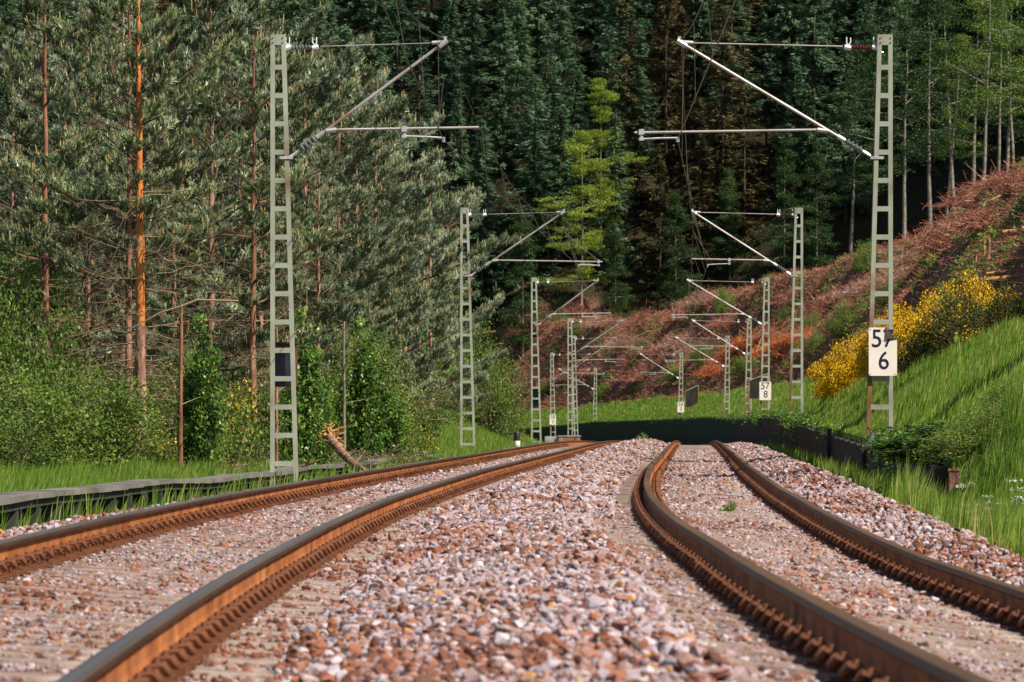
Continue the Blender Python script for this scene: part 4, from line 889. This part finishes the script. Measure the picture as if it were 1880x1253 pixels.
for i,(px,py,s,lab) in enumerate([(1535,560,1.0,'pale pinkish brush pile at the left of the upper slope'),(1580,545,.9,'brush pile beside the pale pinkish one'),(1740,455,1.0,'large dark brush pile under the forest edge at right'),(1820,420,1.0,'dark brush pile at the right picture edge'),(1690,480,.8,'reddish brush pile right of the large mast'),(1780,380,.9,'uppermost brush pile against the tree trunks'),(1860,350,.9,'brush pile at the top right of the slope'),
    (1655,520,.8,'pale brush heap left of the broom, behind the large mast'),(1500,590,.9,'pink brush heap just right of the second right mast'),(1420,620,.9,'brush heap between the second and third right masts'),(1150,640,1.2,'reddish brush heap left of the dark purple one'),(1060,580,1.1,'brush heap on the skyline left of the wide crest pile'),(1340,600,1.0,'brush heap under the bright young shrub'),(1250,640,1.2,'reddish brush heap right of the dark purple one'),(1040,700,1.1,'brush heap just above the far grass, left part'),
    (1250,590,1.3,'wide brush pile on the crest of the far slope'),(1300,560,1.2,'tangled brush pile below the crest, right part'),(1190,600,1.3,'brush pile left of the wide crest pile'),(1215,650,1.2,'dark purple brush pile in the middle of the far slope'),(1110,600,1.2,'brush pile near the tall stump'),(990,610,1.2,'brush pile behind the third left mast'),(1180,700,1.2,'pink brush pile low on the far slope'),(1300,650,1.2,'brush pile above the far cabin fence'),(1460,560,1.0,'brush pile behind the second right mast'),(1100,690,1.1,'low brush pile behind the far left masts')]):
    x,d,z=hit(px,py); o=link('brush_pile',BP[i%3]); o.location=(x,d,z); o.scale=(s,s,s); o.rotation_euler=(0,0,i*1.1); tag(o,lab,'brush pile','brush piles on the cleared slope')
for i,(px,py,s,lab) in enumerate([(1390,640,1.0,'bright orange-red patch of dead bracken between the right masts'),(1350,665,.9,'orange bracken left of the third right mast'),(1440,655,1.0,'paler orange bracken right of the third right mast'),(1310,690,.7,'small red bracken patch by the far masts'),(1475,630,.7,'orange bracken beside the second right mast')]):
    x,d,z=hit(px,py); o=link('bracken',BO); o.location=(x,d,z); o.scale=(s*1.5,s*1.2,s*1.6); o.rotation_euler=(0,0,i*1.7); tag(o,lab,'bracken','dead bracken on the cleared slope')
def stump(px,py,h,r,lab,seed,lean=0):
    g=np.random.default_rng(seed); x,d,z=hit(px,py); root=empty('tree_stump',(x,d,z-.1)); root.rotation_euler=(0,lean,0); mb=MB()
    tube(mb,[(0,0,0),(0,0,h*.3),(.02,0,h)],[r*1.4,r,r*.92],9); mb.obj('trunk',M['cut_wood'] if seed%2 else M['pine_bark_low'],root,True)
    q=MB(); k=14; a=g.uniform(0,2*PI,k); b=np.stack([np.cos(a)*r*.7,np.sin(a)*r*.7,np.full(k,h-.02)],1); sticks(q,b,b+np.stack([g.normal(0,.03,k),g.normal(0,.03,k),g.uniform(.05,.28,k)],1),r*.25,.005,g.random(k),0,4,g); q.obj('splinters',M['cut_wood'],root)
    tag(root,lab,'stump','stumps on the cleared slope')
stump(1708,490,.7,.12,'grey stump left of the topmost broom bush',81); stump(1815,480,.8,.07,'pale splintered stump right of the broom',82); stump(1807,470,.6,.05,'thin splintered stump beside the pale one',83)
stump(1090,610,1.9,.28,'tall broken stump behind the far left masts',84,.08); stump(880,600,1.3,.3,'orange torn stump right of the second left mast',85); stump(952,600,1.3,.32,'spiky torn stump left of the third left mast',87); stump(1442,590,.6,.12,'small stump behind the second right mast',86)
def log(px,py,L,r,a,lab,mat='cut_wood'):
    x,d,z=hit(px,py); mb=MB(); t=np.linspace(-.5,.5,6); tube(mb,[(L*q,.03*math.sin(q*9),r) for q in t],r*np.array([1,.97,1.02,.95,.93,.9]),9); o=mb.obj('log',M[mat]); o.location=(x,d-.3,z+.02); o.rotation_euler=(0,-.1,a); tag(o,lab,'log','logs on the cleared slope')
log(1860,515,1.6,.06,.15,'pale peeled log lying right of the broom'); log(1850,505,1.3,.05,-.1,'second pale log above the peeled one'); log(1868,430,1.2,.07,.3,'orange cut log at the right picture edge')
log(900,615,4.2,.2,.25,'long brown log on the slope right of the second left mast','pine_bark_low'); log(830,590,4.0,.16,.1,'dark log at the left end of the cleared slope','dark_bark'); log(920,640,3.0,.15,.5,'orange log below the long brown log'); log(1075,665,3.2,.14,-.4,'pale log behind the far left masts')
# twigs lying all over the cleared slope
g=np.random.default_rng(90); n=46000; d=g.uniform(110,645,n); v=g.uniform(6.2,19,n); keep=vnoise(d*.5,v*1.6,1.0,4)>-.35; d,v=d[keep],v[keep]; n=len(d); x=xc(d)+v; P=np.stack([x,d,gz(x,d)+g.uniform(0,.25,n)],1)
D=unit(g.normal(size=(n,3))*np.array([1,.8,.5])); L=g.uniform(.2,.9,n)*(1+d/500); mb=MB(); sticks(mb,P-D*L[:,None]*.4,P+D*L[:,None]*.6,.008+d*3.2e-5,.005,np.clip(g.random(n)**1.4*.8+vnoise(x,d,.3,9)*.25,0,1),0,3,g); tag(mb.obj('brushwood',M['twig']),kind='stuff')
# low green growth in patches on the slope
n=8500; d=g.uniform(110,640,n); v=g.uniform(6.0,17,n); keep=vnoise(d*.5,v*1.6,.9,14)>.05; d,v=d[keep],v[keep]; x=xc(d)+v; mb=MB(); leafy(mb,np.stack([x,d,gz(x,d)+.15],1),.55,20,.17,g,.6); tag(mb.obj('undergrowth',M['leaf']),kind='stuff')

# ---------------------------------------------------------------- grass
def grass(name,n,vr,dr,hr,width,power=1.0,lean=.25,zoff=0,mask=None,seed=0,clump=.5):
    g=np.random.default_rng(seed); d=dr[0]+(dr[1]-dr[0])*g.random(n)**power; v=g.uniform(vr[0],vr[1],n)
    if mask is not None: k=mask(v,d); d,v=d[k],v[k]; n=len(d)
    x=xc(d)+v; tall=np.clip(1+clump*vnoise(x,d,2.1,seed+5),.35,1.7); H=g.uniform(hr[0],hr[1],n)*tall; z=gz(x,d)-.03; H=H*np.where((v>2.9)&(v<6.8),np.interp(v,[3.0,3.9],[.45,1]),1)
    a=g.uniform(0,2*PI,n); o=np.stack([np.cos(a),np.sin(a),0*a],1)*(g.uniform(0,1,n)*lean*H)[:,None]+np.array([.06,0,0]); b=g.uniform(-.6,.6,n); s=np.stack([np.cos(b),np.sin(b),0*b],1)*(np.broadcast_to(width,(n,))*(1+d*.008))[:,None]*.5
    P=np.stack([x,d,z],1); m=P+o*.35+np.stack([0*H,0*H,H*.6],1); t=P+o+np.stack([0*H,0*H,H],1)
    V=np.stack([P-s,P+s,m+s*.75,m-s*.75,t],1).reshape(-1,3); i=(np.arange(n)*5)[:,None]
    rn=np.clip(g.random(n)*.6+.18+.22*vnoise(x,d,1.1,seed+8),0,.9); rn=np.where(g.random(n)<.04+.14*(vnoise(x,d,.8,seed+11)>.45),1,rn)
    mb=MB(); mb.add(V,i+np.array([[0,1,2,3]]),rn); mb.L.append((i+np.array([[3,2,4]])).ravel()); mb.N.append(np.full(n,3)); mb.R.append(rn); mb.M.append(np.zeros(n,int))
    return tag(mb.obj(name,M['grass']),kind='stuff')
grass('verge_grass',52000,(2.15,4.4),(30,68),(.25,.55),.007,seed=1,mask=lambda v,d:v>2.15+.25*np.sin(d*.7))
grass('ditch_grass',30000,(2.35,2.79),(66,210),(.22,.48),.010,1.3,seed=2)
grass('bank_grass',95000,(3.0,6.6),(66,200),(.14,.36),.010,1.25,seed=3,clump=.75,mask=lambda v,d:v<6.3+.5*np.sin(d*.2))
grass('wall_top_grass',16000,(2.96,3.22),(68,640),(.12,.30),.012,1.6,.8,seed=12)
grass('distant_bank_grass',60000,(3.0,6.4),(200,640),(.2,.42),.014,1.0,seed=4)
grass('left_verge_grass',86000,(-14.5,-6.75),(46,150),(.16,.38),.009,1.1,seed=5,mask=lambda v,d:(v<-7.72)|((v>-7.1)&(RNG.random(len(v))<.16))|(RNG.random(len(v))<.03))
grass('left_slope_grass',60000,(-14,-6.3),(150,300),(.2,.42),.011,1.0,seed=6)
# plants overhanging the wall
g=np.random.default_rng(91); d=74+560*g.random(2400)**1.6; x=xc(d)+g.uniform(2.68,3.3,2400); keep=vnoise(d,d*0,.35,21)>np.where(d<150,.12,.0)
mb=MB(); leafy(mb,np.stack([x,d,wtop(d)+zt(d)+(.10-.62*g.random(2400)**2.2)*(1+d/900)],1)[keep],.22,22,.075,g,.8); tag(mb.obj('overhanging_ivy',M['ivy']),kind='stuff')
# cow parsley
def parsley_parts():
    g=np.random.default_rng(92); st=MB(); fl=MB()
    for k in range(5):
        a=g.uniform(0,2*PI); top=np.array([math.cos(a)*.12,math.sin(a)*.12,g.uniform(.55,.95)]); tube(st,[(0,0,0),top*.5+np.array([0,0,.05]),top],[.005,.004,.003],4)
        m=9; u=np.stack([top]*m)+np.stack([g.normal(0,.045,m),g.normal(0,.045,m),g.uniform(.02,.05,m)],1); sticks(st,np.stack([top]*m),u,.002,.0015)
        leafy(fl,u,.016,7,.012,g,.9,0,.3,.9)
    n=60; leafy(st,g.normal(0,.06,(n,3))+np.array([0,0,.2]),.08,3,.05,g)
    return [('stems',st.mesh('stems',M['leaf'])),('flowers',fl.mesh('flowers',M['white_flower']))]
PP=parsley_parts()
for i,(px,d,lab) in enumerate([(1828,55,'white cow parsley in the tall grass by the timber post'),(1862,52,'tallest white cow parsley at the right picture edge'),(1655,66,'small white flower stem at the left of the ditch grass'),(1700,60,'white cow parsley low in the ditch grass'),(1790,54,'white cow parsley in the middle of the tall grass'),(1775,57,'pale cow parsley behind the middle one')]):
    x=(px-940)/F*d; plant('cow_parsley',PP,(x,d,float(gz(x,d))),i*1.3,[.75,1.0,.6,.65,.8,.7][i],lab,'flower','cow parsley in the verge')
# small weeds in the ballast
wd=bush_meshes(.22,.12,95,M['leaf_light'],14,14,.03)
for i,(px,py,lab) in enumerate([(988,873,'small green weed in the gravel between the tracks'),(1340,932,'tiny brown-green tuft in the middle of the right track'),(1180,815,'grassy tuft on the far gravel crest')]):
    S=(py-771)/.9; d=F/S; x=(px-940)/S; v=x-xc(d); plant('weed',wd,(x,d,float(bed(np.array(v),np.array(d))+zt(d))),i,1.0 if i<2 else 3,lab,'weed','weeds in the gravel')

# ---------------------------------------------------------------- far forest
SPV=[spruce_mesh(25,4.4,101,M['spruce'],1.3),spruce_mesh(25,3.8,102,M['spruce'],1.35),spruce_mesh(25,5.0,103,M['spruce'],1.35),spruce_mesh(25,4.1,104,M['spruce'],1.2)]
BSV=[spruce_mesh(25,3.8,105,M['brown_spruce'],1.1),spruce_mesh(25,3.4,106,M['brown_spruce'],1.1)]
g=np.random.default_rng(110); rows=['front','second','third','fourth','fifth','sixth','seventh','eighth']
for r,d in enumerate([648,655,663,671,680,689,699,710]):
    half=d*.0985; xs=np.arange(-half-2+(r%2)*2.6,half+4,5.6)
    for q,x0 in enumerate(xs):
        x=x0+g.uniform(-1.6,1.6); y=d+g.uniform(-2.5,2.5); z=float(gz(x,y)); px=940+x*F/y
        H=g.uniform(19,29) if r else g.uniform(15,25); s=H/25
        brown=(1140<px<1370 and r<5 and g.random()<.75) or (150<px<330 and r==5)
        parts=(BSV if brown else SPV)[g.integers(0,2 if brown else 4)]
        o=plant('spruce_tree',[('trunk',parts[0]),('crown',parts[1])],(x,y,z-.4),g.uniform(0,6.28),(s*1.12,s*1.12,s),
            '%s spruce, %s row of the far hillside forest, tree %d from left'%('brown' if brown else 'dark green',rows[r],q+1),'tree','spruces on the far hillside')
# bright young beeches before the dark forest
BE=[broadleaf_mesh(15,.16,3.9,121,M['beech'],M['grey_bark'],17,.15,120,.18,6,.22,clr=.62,jit=2),broadleaf_mesh(15,.08,3.6,122,M['dark_leaf'],M['grey_bark'],34,.2,50,.16,6,.4,clr=.6,jit=1)]
def tree_at(name,parts,px,py_base,d,H,ref,label,cat,group,rz=0,wid=1):
    x=(px-940)/F*d; z=CZ-(py_base-HOR)/F*d; zz=float(gz(x,d)); z=zz; s=H/ref
    return plant(name,parts,(x,d,z-.2),rz,(s*wid,s*wid,s),label,cat,group)
tree_at('beech_tree',BE[0],1068,0,643,22,15,'bright yellow-green beech glowing before the dark spruces','tree','beeches in front of the far forest',.4,.78)
tree_at('beech_tree',BE[0],1103,0,652,21,15,'smaller yellow-green beech right behind the bright one','tree','beeches in front of the far forest',2.0,.7)
for i,(px,d,H,lab) in enumerate([(960,640,17,'dim green beech left of the bright beech'),(1240,642,15,'dim beech below the brown spruces'),(1440,640,16,'dim beech in the dark gap right of the brown spruces'),(1500,630,15,'dim beech behind the second right mast'),(1340,645,13,'low dim beech at the centre of the dark forest'),(1130,642,12,'low dim beech under the bright beech')]):
    tree_at('beech_tree',BE[1],px,0,d,H,15,lab,'tree','beeches in front of the far forest',i*1.3,.8)
# tall pale-trunked beeches at upper right
TB=[broadleaf_mesh(26,.34,4.4,131,M['dark_leaf'],M['grey_bark'],24,.22,34,.27,5,.5,clr=.55,jit=1),broadleaf_mesh(26,.46,4.2,132,M['leaf_dim'],M['grey_bark'],17,.22,40,.24,5,.5,clr=.55,jit=1)]
for i,(px,d,H,k,lab) in enumerate([(1800,520,29,1,'tall beech with long pale trunk, third from the right edge'),(1832,530,28,1,'tall beech with leaning pale trunk near the right edge'),(1708,560,30,0,'tall beech with bluish trunk right of the large mast'),(1602,600,28,0,'tall beech with bluish trunk left of the large mast'),(1868,540,27,1,'tall beech at the right picture edge'),(1755,575,29,0,'dark beech between the two pale trunks'),(1660,590,28,0,'dark beech directly behind the large right mast'),(1560,610,26,0,'dark beech at the left end of the beech wood'),(1845,560,28,0,'dark beech deep in the wood near the right edge'),(1785,600,30,0,'dark beech top behind the tall pale trunk'),(1895,505,27,1,'beech just cut by the right picture edge'),(1728,545,24,1,'light leaved beech with drooping bright sprays')]):
    tree_at('beech_tree',TB[k],px,0,d,H,26,lab,'tree','tall beeches at the upper right',i*1.7).rotation_euler.y=[.05,-.09,.0,.03,-.05,.06,-.02,.04,.08,-.04,-.07,.1][i]

for i,(x,d,H,lab) in enumerate([(13.4,79,8.5,'unseen young beech added on the right slope to shade the bank'),(17.5,106,9.5,'taller unseen young beech added on the right slope for its shade')]):
    plant('beech_tree',BE[1],(x,d,float(gz(x,d))-.1),i*2.0,(H/15*1.1,H/15*1.1,H/15),lab,'tree','unseen shade beeches on the right slope')  # out-of-view beeches, added to throw shade on the bank
